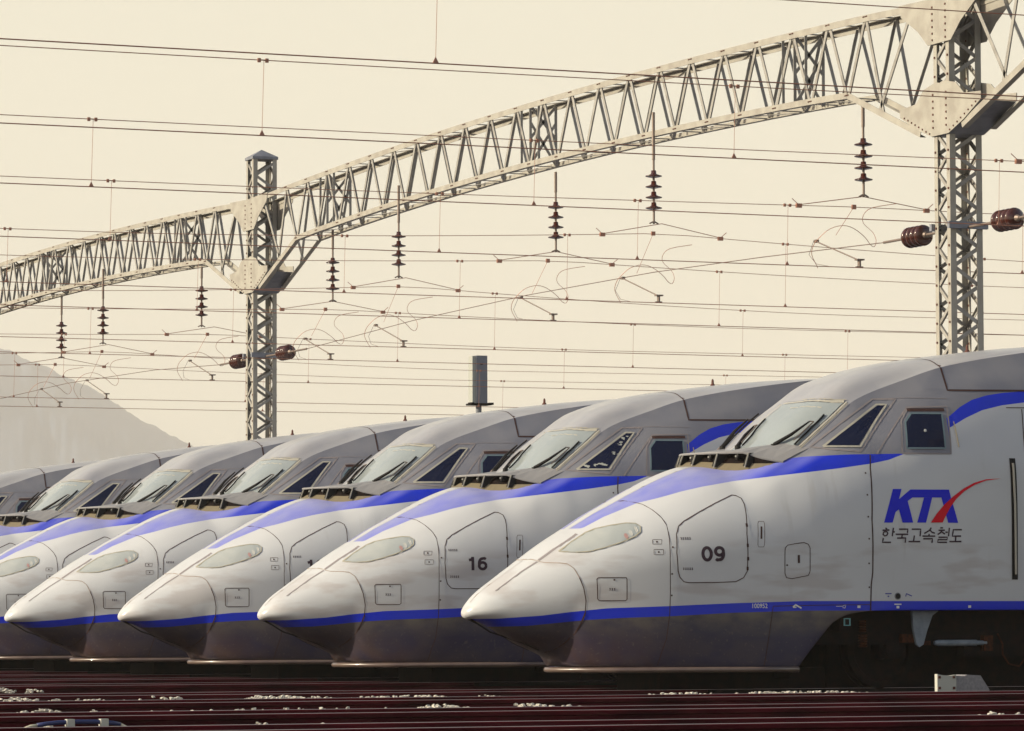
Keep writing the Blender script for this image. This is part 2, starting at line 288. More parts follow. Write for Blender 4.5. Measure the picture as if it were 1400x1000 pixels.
HANGUL = [[(4.943, 1.824), (4.963, 1.809)], [(4.906, 1.797), (4.993, 1.8)], [(4.936, 1.783), (4.962, 1.779), (4.971, 1.761), (4.955, 1.738), (4.929, 1.733), (4.91, 1.751), (4.919, 1.774), (4.936, 1.783)], [(5.044, 1.825), (5.026, 1.729)], [(5.038, 1.779), (5.06, 1.779)], [(4.914, 1.708), (4.9, 1.66), (5.009, 1.66)], [(5.115, 1.81), (5.228, 1.811), (5.219, 1.768)], [(5.07, 1.752), (5.229, 1.753)], [(5.154, 1.752), (5.146, 1.711)], [(5.087, 1.709), (5.197, 1.71), (5.19, 1.657)], [(5.276, 1.811), (5.392, 1.812), (5.38, 1.731)], [(5.308, 1.74), (5.296, 1.675)], [(5.232, 1.67), (5.382, 1.671)], [(5.527, 1.831), (5.506, 1.8), (5.435, 1.763)], [(5.511, 1.8), (5.536, 1.778), (5.572, 1.767)], [(5.5, 1.759), (5.491, 1.731)], [(5.411, 1.733), (5.577, 1.734)], [(5.421, 1.703), (5.54, 1.704), (5.531, 1.656)], [(5.644, 1.829), (5.678, 1.829)], [(5.62, 1.801), (5.703, 1.802)], [(5.665, 1.801), (5.645, 1.774), (5.608, 1.752)], [(5.661, 1.783), (5.702, 1.758)], [(5.708, 1.779), (5.739, 1.779)], [(5.761, 1.83), (5.747, 1.733)], [(5.618, 1.721), (5.733, 1.722), (5.727, 1.694), (5.613, 1.694), (5.607, 1.663), (5.727, 1.664)], [(5.923, 1.809), (5.813, 1.809), (5.799, 1.735), (5.911, 1.736)], [(5.843, 1.729), (5.837, 1.68)], [(5.758, 1.673), (5.915, 1.674)]]
def curve_node(t, pts, src, x1=8.0, z1=5.0):
    """Math: height of a paint edge as a function of X (both in train metres)"""
    dv = t.nodes.new('ShaderNodeMath'); dv.operation = 'DIVIDE'; dv.inputs[1].default_value = x1; dv.use_clamp = True
    t.links.new(src, dv.inputs[0])
    fc = t.nodes.new('ShaderNodeFloatCurve'); cu = fc.mapping.curves[0]
    pts = sorted(pts); xs = [(min(max(x/x1, 0), 1), min(z/z1, 1)) for x, z in pts]
    cu.points[0].location = xs[0]; cu.points[-1].location = xs[-1]
    for p in xs[1:-1]: cu.points.new(*p)
    for p in cu.points: p.handle_type = 'VECTOR'
    fc.mapping.update(); t.links.new(dv.outputs[0], fc.inputs['Value'])
    ml = t.nodes.new('ShaderNodeMath'); ml.operation = 'MULTIPLY'; ml.inputs[1].default_value = z1
    t.links.new(fc.outputs[0], ml.inputs[0]); return ml.outputs[0]
def body_material():
    mm = bpy.data.materials.new('train_paint'); mm.use_nodes = True; t = mm.node_tree; b = t.nodes['Principled BSDF']
    N, Lk = t.nodes.new, t.links.new
    tc = N('ShaderNodeTexCoord'); sp = N('ShaderNodeSeparateXYZ'); Lk(tc.outputs['Object'], sp.inputs[0])
    X, Z = sp.outputs[0], sp.outputs[2]
    def above(pts):
        c = curve_node(t, pts, X); d = N('ShaderNodeMath'); d.operation = 'GREATER_THAN'; Lk(Z, d.inputs[0]); Lk(c, d.inputs[1]); return d.outputs[0]
    lu = [(0, .80)]+[(.64,.807)]+PX['lowup'][2:]+[(8, .993)]
    ll = [(0, .70)]+[(.60,.715)]+PX['lowlo'][1:]+[(8, .892)]
    e = .004
    s1 = [p for p in PX['s1low']]
    blue_lo = [(0, 4.9), (1.488, 4.9), (1.49, 1.822), (1.66, 1.822)]+s1+[(5.855, 2.684), (5.856, 2.972)]+PX['s2low']+[(8, 3.42)]
    grey_lo = [(0, 4.9), (3.08, 4.9), (3.085, 2.54)]+PX['s1up'][1:]+[(5.854, 2.684), (5.858, 3.09)]+PX['s2up']+[(8, 3.53)]
    m_lu, m_ll, m_b, m_g = above(lu), above(ll), above(blue_lo), above(grey_lo)
    oi = N('ShaderNodeObjectInfo'); sh = N('ShaderNodeVectorMath'); sh.operation = 'MULTIPLY_ADD'; Lk(oi.outputs['Random'], sh.inputs[0]); sh.inputs[1].default_value = (37, 0, 13); Lk(tc.outputs['Object'], sh.inputs[2])
    def nzz(scale, sv=(1,1,1), det=5, ofs=0):
        mp = N('ShaderNodeMapping'); mp.inputs['Scale'].default_value = sv; mp.inputs['Location'].default_value = (ofs, 0, 0)
        Lk(sh.outputs[0], mp.inputs[0]); n = N('ShaderNodeTexNoise'); n.inputs['Scale'].default_value = scale; n.inputs['Detail'].default_value = det
        Lk(mp.outputs[0], n.inputs['Vector']); return n.outputs[0]
    def rgb(c): n = N('ShaderNodeRGB'); n.outputs[0].default_value = (*c, 1); return n.outputs[0]
    def mix(f, a, c):
        n = N('ShaderNodeMix'); n.data_type = 'RGBA'
        if isinstance(f, float): n.inputs[0].default_value = f
        else: Lk(f, n.inputs[0])
        Lk(a, n.inputs[6]); Lk(c, n.inputs[7]); return n.outputs[2]
    def ramp(f, a, c, va=0.0, vb=1.0):
        n = N('ShaderNodeMapRange'); n.inputs[1].default_value = a; n.inputs[2].default_value = c
        n.inputs[3].default_value = va; n.inputs[4].default_value = vb; Lk(f, n.inputs[0]); return n.outputs[0]
    silver = mix(ramp(nzz(1.6, (.6, 1, 1)), .35, .7), rgb((.58,.595,.62)), rgb((.54,.55,.575)))
    # wavy smears of dried rain low on the flank
    sm = N('ShaderNodeMath'); sm.operation = 'MULTIPLY'; Lk(ramp(nzz(2.2, (.5, 1, 2.2), 3, 4), .5, .62), sm.inputs[0]); Lk(ramp(Z, 1.75, 1.55), sm.inputs[1])
    silver = mix(ramp(sm.outputs[0], 0, 1, 0, .65), silver, rgb((.44,.41,.41)))
    skirt = mix(ramp(nzz(2.5, (.8, 1, 1.4), 6, 9), .42, .62), rgb((.045,.041,.078)), rgb((.066,.056,.078)))
    sp2 = N('ShaderNodeMath'); sp2.operation = 'MULTIPLY'; Lk(ramp(Z, .58, .86), sp2.inputs[0]); Lk(ramp(nzz(7.0, (.6, 1, 1), 6, 5), .35, .65, .25, .9), sp2.inputs[1])
    skirt = mix(sp2.outputs[0], skirt, rgb((.165,.145,.115)))
    # thin runs of dried dirt down the flank
    rn = N('ShaderNodeMath'); rn.operation = 'MULTIPLY'; Lk(ramp(nzz(9.0, (1, .3, .12), 3, 6), .58, .72), rn.inputs[0]); Lk(ramp(nzz(1.1, (1, 1, 1), 2, 8), .5, .68, 0, .30), rn.inputs[1])
    silver = mix(rn.outputs[0], silver, rgb((.36,.34,.32)))
    # brown brake dust on the chin and along the bottom edge
    dz = N('ShaderNodeMath'); dz.operation = 'MULTIPLY'; Lk(ramp(Z, .75, .25), dz.inputs[0]); Lk(ramp(nzz(3.0, (1, 1, .8), 6, 2), .38, .6, .3, 1), dz.inputs[1])
    dx = N('ShaderNodeMath'); dx.operation = 'MULTIPLY'; Lk(dz.outputs[0], dx.inputs[0]); Lk(ramp(X, 2.9, 1.2), dx.inputs[1])
    skirt = mix(dx.outputs[0], skirt, rgb((.085,.045,.030)))
    skirt = mix(ramp(nzz(26, (1, 1, 1), 3, 1), .62, .70, 0, .35), skirt, rgb((.15,.13,.11)))
    blue = mix(ramp(nzz(3.0), .4, .7), rgb((.014,.036,.64)), rgb((.018,.042,.58)))
    grey = mix(ramp(nzz(2.2, (1, 1, 1), 6), .4, .65), rgb((.235,.235,.265)), rgb((.195,.20,.24)))
    c = mix(m_ll, skirt, blue); c = mix(m_lu, c, silver); 
    ab = N('ShaderNodeMath'); ab.operation = 'ABSOLUTE'; Lk(sp.outputs[1], ab.inputs[0])
    yl = ramp(X, 1.6, 3.08, .075, .235); ins = N('ShaderNodeMath'); ins.operation = 'LESS_THAN'; Lk(ab.outputs[0], ins.inputs[0]); Lk(yl, ins.inputs[1])
    xin = N('ShaderNodeMath'); xin.operation = 'LESS_THAN'; Lk(X, xin.inputs[0]); xin.inputs[1].default_value = 3.3
    st = N('ShaderNodeMath'); st.operation = 'MULTIPLY'; Lk(ins.outputs[0], st.inputs[0]); Lk(xin.outputs[0], st.inputs[1])
    nb = N('ShaderNodeMath'); nb.operation = 'SUBTRACT'; nb.use_clamp = True; Lk(m_b, nb.inputs[0]); Lk(st.outputs[0], nb.inputs[1]); m_b = nb.outputs[0]
    c = mix(m_b, c, blue); c = mix(m_g, c, grey)
    # pale glare of sun and sky painted into upward faces of hood and roof
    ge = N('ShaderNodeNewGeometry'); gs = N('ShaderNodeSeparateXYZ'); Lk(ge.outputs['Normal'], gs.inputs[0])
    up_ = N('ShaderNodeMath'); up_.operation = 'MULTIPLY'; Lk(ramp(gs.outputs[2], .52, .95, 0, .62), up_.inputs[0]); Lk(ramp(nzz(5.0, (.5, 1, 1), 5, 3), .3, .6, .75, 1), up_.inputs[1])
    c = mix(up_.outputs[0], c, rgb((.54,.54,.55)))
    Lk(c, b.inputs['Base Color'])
    b.inputs['Roughness'].default_value = .38; b.inputs['Coat Weight'].default_value = .55; b.inputs['Coat Roughness'].default_value = .22; b.inputs['Specular IOR Level'].default_value = .15
    rr = ramp(nzz(4.0), .3, .7, .32, .46); Lk(rr, b.inputs['Roughness'])
    bp = N('ShaderNodeBump'); bp.inputs['Strength'].default_value = .10; bp.inputs['Distance'].default_value = .02
    Lk(nzz(1.3, (1, 1, 1), 2), bp.inputs['Height']); Lk(bp.outputs[0], b.inputs['Normal'])
    return mm
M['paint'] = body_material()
# ---------------------------------------------------------------- train builder
_hw = {}
def hw(X, z):
    k = round(X*100)
    if k not in _hw: _hw[k] = section(k/100)
    s = _hw[k]
    if z >= s[0][1]: return 0.0
    lo, hi = 0, len(s)-1
    while hi-lo > 1:
        mid = (lo+hi)//2
        if s[mid][1] >= z: lo = mid
        else: hi = mid
    a, b = s[lo], s[hi]; t = (a[1]-z)/max(1e-9, a[1]-b[1]); return a[0]+(b[0]-a[0])*min(1, t)
def th(X, y):
    k = round(X*100)
    if k not in _hw: _hw[k] = section(k/100)
    y = abs(y); s = _hw[k]
    for a, b in zip(s, s[1:]):
        if a[0] <= y <= b[0]: return a[1]+(b[1]-a[1])*(y-a[0])/max(1e-9, b[0]-a[0])
    return s[-1][1]
def resample(pl, step=.04):
    out = [pl[0]]
    for a, b in zip(pl, pl[1:]):
        n = max(1, int(math.ceil(math.hypot(b[0]-a[0], b[1]-a[1])/step)))
        out += [(a[0]+(b[0]-a[0])*k/n, a[1]+(b[1]-a[1])*k/n) for k in range(1, n+1)]
    return out
def ribbon(mb, pl, w, off=.004, sides=(-1, 1), proj='side', closed=False):
    pl = resample(pl); n = len(pl); vs = {sg: [] for sg in sides}
    for i, p in enumerate(pl):
        a = pl[(i-1) % n] if closed else pl[max(i-1, 0)]; b = pl[(i+1) % n] if closed else pl[min(i+1, n-1)]
        dx, dy = b[0]-a[0], b[1]-a[1]; l = math.hypot(dx, dy) or 1; nx, ny = -dy/l*w/2, dx/l*w/2
        for sg in sides:
            for k in (-1, 1):
                x, z = p[0]+nx*k, p[1]+ny*k
                vs[sg].append((x, sg*(hw(x, z)+off), z) if proj == 'side' else (x, z, th(x, z)+off))
    for sg in sides: mb.add(vs[sg], [(2*i, 2*i+1, 2*i+3, 2*i+2) for i in range(n-1)])
def patch(mb, poly, off=.004, sides=(-1, 1), cuts=2):
    """filled polygon in side view, laid on the body surface"""
    bm = bmesh.new(); f = bm.faces.new([bm.verts.new((x, 0, z)) for x, z in poly])
    bmesh.ops.triangulate(bm, faces=[f])
    if cuts: bmesh.ops.subdivide_edges(bm, edges=bm.edges[:], cuts=cuts, use_grid_fill=True)
    bm.verts.index_update()
    for sg in sides:
        mb.add([(v.co.x, sg*(hw(v.co.x, v.co.z)+off), v.co.z) for v in bm.verts], [tuple(v.index for v in f.verts) for f in bm.faces])
    bm.free()
def text_patch(mb, s, x0, x1, z0, z1, bold=.03, off=.005, sides=(-1,)):
    cu = bpy.data.curves.new('txt', 'FONT'); cu.body = s; cu.offset = bold; cu.resolution_u = 4
    o = bpy.data.objects.new('txt', cu); C.objects.link(o); bpy.context.view_layer.update()
    me = o.to_mesh(); vs = [v.co.copy() for v in me.vertices]; fs = [tuple(p.vertices) for p in me.polygons]; o.to_mesh_clear()
    bpy.data.objects.remove(o); bpy.data.curves.remove(cu)
    ax, bx = min(v.x for v in vs), max(v.x for v in vs); ay, by = min(v.y for v in vs), max(v.y for v in vs)
    P = [(x0+(v.x-ax)/(bx-ax)*(x1-x0), z0+(v.y-ay)/(by-ay)*(z1-z0)) for v in vs]
    for sg in sides:
        mb.add([((x if sg < 0 else x0+x1-x), sg*(hw(x, z)+off), z) for x, z in P], fs)
NS = (-1,)                                    # near side only (writing that would read mirrored)
def build_train():
    t = empty('high_speed_train', (0, 0, 0), 'x', 'train')
    # body
    xs = [NOSE+(i/34)**2*.75 for i in range(35)]
    x = xs[-1]
    while x < 3.3: x += .055; xs.append(x)
    while x < 6.6: x += .04; xs.append(x)
    while x < 9: x += .2; xs.append(x)
    xs += [12, 16, 20.8]
    mb = MB(); rows = []
    for x in xs:
        s = section(x); loop = [(x, -y, z) for y, z in s]+[(x, y, z) for y, z in s[::-1][1:-1]]
        rows.append(loop)
    n = len(rows[0]); vs = [v for r in rows for v in r]
    fs = [(i*n+k, i*n+(k+1) % n, (i+1)*n+(k+1) % n, (i+1)*n+k) for i in range(len(rows)-1) for k in range(n)]
    fs.append(tuple(range((len(rows)-1)*n, len(rows)*n)))
    mb.add(vs, fs); 
    half = (n+2)//2; ci = {10, n-10}
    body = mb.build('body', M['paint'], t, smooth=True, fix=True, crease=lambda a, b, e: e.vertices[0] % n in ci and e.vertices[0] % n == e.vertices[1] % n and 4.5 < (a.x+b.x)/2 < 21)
    # seams
    mb = MB()
    mb.m = 2; ribbon(mb, PX['cap'][:6], .009, off=.005); mb.m = 0; ribbon(mb, PX['cap'][5:], .010)
    for sg in (-1, 1): ribbon(mb, PX['cap'][8:12], .017, off=.006, sides=(sg,))
    for k, w in (('joint', .008), ('door', .010), ('box', .009), ('access', .008), ('vjoint', .015), ('skirtseam', .008)):
        ribbon(mb, PX[k], w)
    for k in ('latch1', 'latch2', 'slot'):
        ribbon(mb, PX[k]+[PX[k][0]], .005)
    for k in ('slotin', 'accslot'): patch(mb, PX[k], cuts=0)
    for cx, cz in ((2.281,1.661),(2.285,1.545),(3.734,1.398),(1.80,1.235),(2.44,1.60),(2.42,1.30),(2.415,1.06),(4.76,2.45),(4.745,2.2),(4.735,1.95),(4.735,1.7),(4.73,1.42),(4.73,1.15)):
        patch(mb, [(cx-.009, cz-.009), (cx+.009, cz-.009), (cx+.009, cz+.009), (cx-.009, cz+.009)], cuts=0)
    for cx, cz in ((3.278,1.47),(3.278,1.62),(3.272,1.36),(3.29,1.85)):
        patch(mb, [(cx-.012, cz-.02), (cx+.012, cz-.02), (cx+.012, cz+.02), (cx-.012, cz+.02)], cuts=0)
    mb.m = 2; ribbon(mb, [(.40,-.05),(.7,-.07),(1.03,-.08)], .007, proj='top', sides=(1,), off=.004)      # split line of the coupler doors
    ribbon(mb, [(1.122,-.337),(1.06,-.16),(1.03,0),(1.06,.16),(1.122,.337)], .008, proj='top', sides=(1,), off=.005)
    mb.m = 1
    ribbon(mb, PX['eave'], .006)
    ribbon(mb, PX['groove'], .008, off=.008); ribbon(mb, PX['grooveb'], .014, off=.008)
    for sg in (-1, 1): ribbon(mb, [(1.6,sg*.075),(2.3,sg*.15),(3.08,sg*.235)], .008, off=.005, sides=(1,), proj='top')
    ribbon(mb, PX['pil'], .016);
    mb.m = 0
    ribbon(mb, PX['notch'], .022); ribbon(mb, [(5.995,-.86),(5.99,-.6),(5.95,-.3),(5.93,0),(5.95,.3),(5.99,.6),(5.995,.86)], .014, proj='top', sides=(1,), off=.005)
    # chin seam: thick lower joint of the coupler doors
    ch = [(.345,.16,.855),(.45,.24,.79),(.6,.28,.71),(.8,.26,.60),(1.0,.2,.48),(1.16,.12,.42)]
    mb.build('panel_joints', [M['darkline'], M['softline'], M['seam']], t, fix=False)
    mb = MB()
    for sg in (-1, 1):
        mb.tube([(x, sg*(hw(x, z)*1.0+.002), z) for x, z in ((.345,.845),(.42,.80),(.52,.745),(.66,.66),(.82,.61),(1.0,.535),(1.2,.455))], .009, 5)
    mb.build('chin_gasket', M['rubber'], t)
    # writing
    mb = MB(); mb.m = 0
    for k in ('K1','K2','K3','K4','K5','T1','T2','X1'): patch(mb, PX[k], off=.004, sides=NS, cuts=2)
    mb.m = 1; patch(mb, PX['sw'], off=.007, sides=NS, cuts=1)
    mb.build('logo', [M['blue'], M['red']], t, fix=False)
    mb = MB()
    for s in HANGUL: ribbon(mb, s, .0175, sides=NS, off=.004)
    mb.build('korean_lettering', M['ink'], t, fix=False)
    mb = MB(); mb.m = 0
    text_patch(mb, '100952', 3.325, 3.50, .915, .968, .01)
    for pl, w in (([(3.80,.925),(3.83,.952),(3.90,.915)], .018), ([(3.80,.925),(3.84,.925)], .014), ([(4.32,.935),(4.40,.935),(4.44,.955),(4.43,.915),(4.40,.92)], .006), ([(5.045,.957),(5.135,.957)], .013)): ribbon(mb, pl, w, sides=NS)
    for cx, cz in ((5.09,.925), (4.60,.93), (6.02,.93)):
        patch(mb, [(cx-.018, cz-.014), (cx+.018, cz-.014), (cx+.018, cz+.014), (cx-.018, cz+.014)], sides=NS, cuts=0)
    mb.m = 1
    ribbon(mb, [(4.93,1.078),(5.01,1.078)], .012, sides=NS); ribbon(mb, [(5.19,1.045),(5.20,1.078),(5.27,1.05)], .012, sides=NS)
    patch(mb, [(4.96,1.04),(4.98,1.04),(4.98,1.055),(4.96,1.055)], sides=NS, cuts=0)
    mb.m = 2
    for x0, z0 in ((2.53,1.698),(2.535,1.357),(1.742,1.13)):
        for j in range(5 if x0 > 2 else 3):
            for (dx, dz, ww, hh) in ((0,.009,.014,.008),(0,-.009,.014,.008),(.002,0,.006,.02)):
                cx, cz = x0+.012+j*.024+dx, z0+dz
                patch(mb, [(cx-ww/2, cz-hh/2), (cx+ww/2, cz-hh/2), (cx+ww/2, cz+hh/2), (cx-ww/2, cz+hh/2)], sides=NS, cuts=0)
    mb.build('small_markings', [M['white'], M['bluemark'], M['ink']], t, fix=False)
    # round socket in the flank
    mb = MB(); y = -hw(5.09, 1.05)
    mb.m = 0; mb.lathe((5.09, y+.02, 1.05), (5.09, y-1, 1.05), [(0,.040),(.024,.040),(.026,.034)], 16)
    mb.m = 1; mb.lathe((5.09, y+.02, 1.05), (5.09, y-1, 1.05), [(.0,.030),(.028,.030)], 14)
    mb.build('flank_socket', [M['greyframe'], M['rubber']], t)
    # windows
    def pane(name, poly, m_, off, sg, cuts=3):
        mb = MB(); patch(mb, poly, off=off, cuts=cuts, sides=(sg,)); return mb.build(name, m_, t, fix=False)
    trim = mat('cab_window_trim', (.14,.20,.23), .4)
    for sg in (-1, 1):
      mb = MB(); q = PX['trio']; mb.m = 0; ribbon(mb, q+[q[0]], .018, off=.005, sides=(sg,))
      tw = pane('side_window', PX['tri'], M['glass'], .008, sg)
      ob = mb.build('window_groove', M['softline'], tw, fix=False)
      mb = MB(); q = PX['tri']; qq = [(q[0][0]-.035, q[0][1]-.014), (q[1][0]+.012, q[1][1]-.014), (q[2][0]+.022, q[2][1]+.012), (q[3][0]-.012, q[3][1]+.012)]
      ribbon(mb, qq+[qq[0]], .020, off=.010, sides=(sg,)); mb.build('window_frame', M['alu'], tw, fix=False)
      cw = pane('cab_window', PX['win'], M['glass'], .008, sg)
      mb = MB(); q = PX['win']; mb.m = 0; ribbon(mb, q+[q[0]], .020, off=.011, sides=(sg,))
      q = PX['wino']; mb.m = 1; ribbon(mb, q+[q[0]], .018, off=.005, sides=(sg,))
      q = [(5.43,3.195),(5.87,3.20)]; mb.m = 2; ribbon(mb, q, .035, off=.007, sides=(sg,))
      mb.build('window_frame', [trim, M['softline'], M['darkline']], cw, fix=False)
    # windscreen (plan projection)
    def XB(y): return 3.70+.42*(y/.95)**2+.02
    def XT(y): return 4.455+.37*(abs(y)/.84)**5
    def grid(y0b, y1b, y0t, y1t, u0, u1, off, nu=14, nv=18):
        vs = []; fs = []
        for j in range(nv+1):
            b = j/nv
            for i in range(nu+1):
                a = u0+(u1-u0)*i/nu; yb = y0b+(y1b-y0b)*b; yt = y0t+(y1t-y0t)*b; y = yb+(yt-yb)*a
                x = XB(yb)+(XT(yt)-XB(yb))*a; vs.append((x, y, th(x, y)+off))
        for j in range(nv):
            for i in range(nu): fs.append((j*(nu+1)+i, j*(nu+1)+i+1, (j+1)*(nu+1)+i+1, (j+1)*(nu+1)+i))
        return vs, fs
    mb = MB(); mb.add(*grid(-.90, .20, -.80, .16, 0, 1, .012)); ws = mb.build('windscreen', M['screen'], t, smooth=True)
    mb = MB(); mb.m = 0
    def edge(pts, w, off=.018): ribbon(mb, pts, w, off=off, sides=(1,), proj='top')
    tl = [(XT(.16+(-.80-.16)*k/12)+.015, .16+(-.80-.16)*k/12) for k in range(13)]; edge(tl, .022)
    sl = [(XB(-.92)+(XT(-.82)-XB(-.92))*k/8, -.92+.10*k/8) for k in range(9)]; edge(sl, .016)
    sr = [(XB(.22)+(XT(.18)-XB(.22))*k/8, .22-.04*k/8) for k in range(9)]; edge(sr, .016)
    edge([(XT(y)-.085, y) for y in (-.70,-.6,-.5,-.4,-.3,-.2)], .010, .016)
    mb.m = 1; edge([(a+.03, b) for a, b in tl], .008, .02); edge([(a, b-.022) for a, b in sl], .008, .02); edge([(a, b+.022) for a, b in sr], .008, .02)
    mb.build('windscreen_frame', [M['alu'], M['goldrim']], ws, fix=False)
    # cowl below the windscreen
    def XF(y): return 3.11+.80*y*y
    mb = MB(); ny = 28; vs = []; fs = []
    for j in range(ny+1):
        y = -.98+1.96*j/ny; x0, x1 = XF(y), max(XB(y)+.03, XF(y)+.05)
        k = min(1, max(0, (abs(y)-.72)/.26)); zf = 2.702*(1-k)+(th(x0, y)+.02)*k
        zb = max(2.745*(1-k)+(th(x1, y)+.004)*k, th(x1, y)+.003)
        vs += [(x0, y, zf-.024), (x0-.006, y, zf-.01), (x0, y, zf), (x0+(x1-x0)*.5, y, max((zf+zb)/2+.004, th(x0+(x1-x0)*.5, y)+.004)), (x1, y, zb), (x1, y, zb-.03)]
    for j in range(ny):
        for i in range(6): fs.append((j*6+i, j*6+(i+1) % 6, (j+1)*6+(i+1) % 6, (j+1)*6+i))
    mb.add(vs, fs); cowl = mb.build('cowl', M['cowlgrey'], t, smooth=False)
    mb = MB(); vs = []; ys = [-.98+1.96*j/40 for j in range(41)]
    for y in ys:                                # fascia: beige sill in front, dark throat set back under the visor
        k = min(1, max(0, (abs(y)-.72)/.26)); dpt = .13 if abs(y) < .74 else .012
        x = XF(y); zf = 2.702*(1-k)+(th(x, y)+.02)*k; zb = th(x-.01, y)-.01; zt_ = max(zf-.018, th(x+dpt, y)-.02); h = zt_-zb
        vs += [(x-.06, y, th(x-.06, y)-.004), (x+dpt*.30, y, zb+h*.40), (x+dpt, y, zt_)]
    f0 = [(3*j, 3*j+1, 3*j+4, 3*j+3) for j in range(40)]; f1 = [(3*j+1, 3*j+2, 3*j+5, 3*j+4) for j in range(40)]
    mb.m = 0; mb.add(vs, f0); mb.m = 1; mb.add(vs, f1); mb.build('cowl_fascia', [M['beige'], M['bogie']], cowl)
    for y in (-.74, -.47, -.20, .08, .34):
        mb = MB(); x = XF(y); zt_ = 2.685; zb_ = th(x, y)-.01
        mb.m = 0; mb.slab([(x-.0, zt_), (x+.15, zt_), (x+.10, zb_), (x-.055, zb_+.03)], 'y', y-.022, y+.022)
        mb.m = 1; mb.slab([(x-.008, zt_), (x+.006, zt_), (x-.045, zb_+.01), (x-.060, zb_+.01)], 'y', y-.027, y-.018)
        mb.build('vent_fin', [M['rubber'], M['alu']], cowl)
    for y in (-.63, -.36, -.09, .19, .45):
        mb = MB(); x = XF(y); z = 2.648
        mb.m = 0; mb.lathe((x+.12, y, z), (x-1, y, z), [(0,.040),(.09,.040),(.095,.03)], 12)
        mb.m = 1; mb.lathe((x+.026, y, z), (x-1, y, z), [(0,.013),(.010,.010)], 10)
        mb.build('vent_nozzle', [M['rubber'], M['chrome']], cowl)
    # wipers
    def on(x, y, h): return (x, y, th(x, y)+h)
    for arm, blade in ((((3.90,-.70),(4.08,-.80),(4.31,-.797)), ((4.07,-.885),(4.50,-.80))), (((3.80,.02),(3.93,.08),(4.06,.12)), ((3.84,-.02),(4.20,.10))), (((3.90,.62),(4.05,.60),(4.2,.55)), ((3.88,.70),(4.35,.56)))):
        wp = MB(); wp.tube([on(arm[0][0], arm[0][1], .05), on(arm[1][0], arm[1][1], .085), on(arm[2][0], arm[2][1], .07)], [.026, .02, .010], 6)
        wp.lathe(on(arm[0][0], arm[0][1], -.02), on(arm[0][0], arm[0][1], 1), [(0,.035),(.08,.035)], 10)
        w = wp.build('wiper', M['rubber'], t)
        wb = MB(); wb.tube([on(blade[0][0]+(blade[1][0]-blade[0][0])*k/5, blade[0][1]+(blade[1][1]-blade[0][1])*k/5, .035) for k in range(6)], .011, 5)
        mx, my = (blade[0][0]*.35+blade[1][0]*.65), (blade[0][1]*.35+blade[1][1]*.65)
        wb.build('wiper_blade', M['rubber'], w)
        wl = MB(); wl.tube([on(blade[0][0], blade[0][1]+.02, .07), on(mx, my, .075), on(arm[2][0], arm[2][1], .075)], .008, 5); wl.build('wiper_link', M['fitting'], w)
    # headlights
    for sg in (-1, 1):
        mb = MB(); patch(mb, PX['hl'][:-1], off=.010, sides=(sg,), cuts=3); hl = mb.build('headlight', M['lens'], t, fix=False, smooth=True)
        mb = MB(); ribbon(mb, PX['hl'], .009, off=.014, sides=(sg,)); mb.build('headlight_rim', M['goldrim'], hl, fix=False)
        def disc(cx, cz, rx, rz): return [(cx+rx*math.cos(a*math.pi/6), cz+rz*math.sin(a*math.pi/6)) for a in range(12)]
        mb = MB(); patch(mb, disc(1.985,1.728,.020,.032), off=.014, sides=(sg,), cuts=0); mb.build('tail_lamp', M['lamp_red'], hl, fix=False)
        mb = MB(); patch(mb, disc(2.04,1.763,.018,.036), off=.014, sides=(sg,), cuts=0); patch(mb, disc(2.105,1.802,.014,.040), off=.014, sides=(sg,), cuts=0)
        mb.build('head_lamp', M['chrome'], hl, fix=False)
    # lip round the bottom of the skirt
    mb = MB(); path = []
    X0 = [3.86, 3.4, 2.9, 2.4, 2.0, 1.75, 1.62, 1.54]
    path += [(x, -(YB(x)+.035), .228) for x in X0]
    path += [(1.44, -.20, .228), (1.40, -.08, .228), (1.40, .08, .228), (1.44, .20, .228)]
    path += [(x, YB(x)+.035, .228) for x in X0[::-1]]
    mb.tube(path, .032, 8)
    inner = [(x, .255) for x in ()]
    mb.build('skirt_lip', mat('lip_paint', (.15,.105,.085), .3, coat=.6, noise=(.09,.06,.055), scale=3), t, smooth=True)
    mb = MB(); mb.slab([(x, y*.97) for x, y, z in path], 'z', .215, .24); mb.build('skirt_floor', M['bogie'], t)
    # underframe, guard irons, bogie
    mb = MB(); mb.box((2.5, -.58, -.05), (4.6, .58, .24)); mb.box((4.6, -.62, -.05), (20.4, .62, .60)); mb.box((4.2, -1.1, .62), (20.6, 1.1, .93)); mb.box((9.6, -1.25, .2), (20.2, 1.25, .9))
    mb.box((3.95, -.95, .12), (4.1, .95, .62)); mb.box((3.0,-.95,-.05),(8.6,-.80,.0))
    mb.build('underframe', M['bogie'], t)
    for bx in (5.2,):
        bg_ = MB()
        for sg in (-1, 1):
            bg_.box((bx-1.0, sg*1.08-.07, .50), (bx+4.0, sg*1.08+.07, .64)); bg_.box((bx+.9, sg*1.08-.09, .36), (bx+2.1, sg*1.08+.09, .5))
            for ax in (bx, bx+3.0):
                bg_.box((ax-.17, sg*1.0-.1, .34), (ax+.17, sg*1.0+.1, .56)); bg_.lathe((ax, sg*1.0, .46), (ax, sg*3, .46), [(0,.12),(.16,.12),(.18,.06)], 14)
        bo = bg_.build('bogie', M['bogie'], t)
        for ax in (bx, bx+3.0):
            for sg in (-1, 1):
                w = MB(); w.lathe((ax, sg*.70, .44), (ax, sg*3, .44), [(0,.475),(.03,.475),(.04,.445),(.13,.44),(.135,.36),(.10,.34),(.10,.12),(.16,.10)], 32); w.build('wheel', M['bogie'], bo)
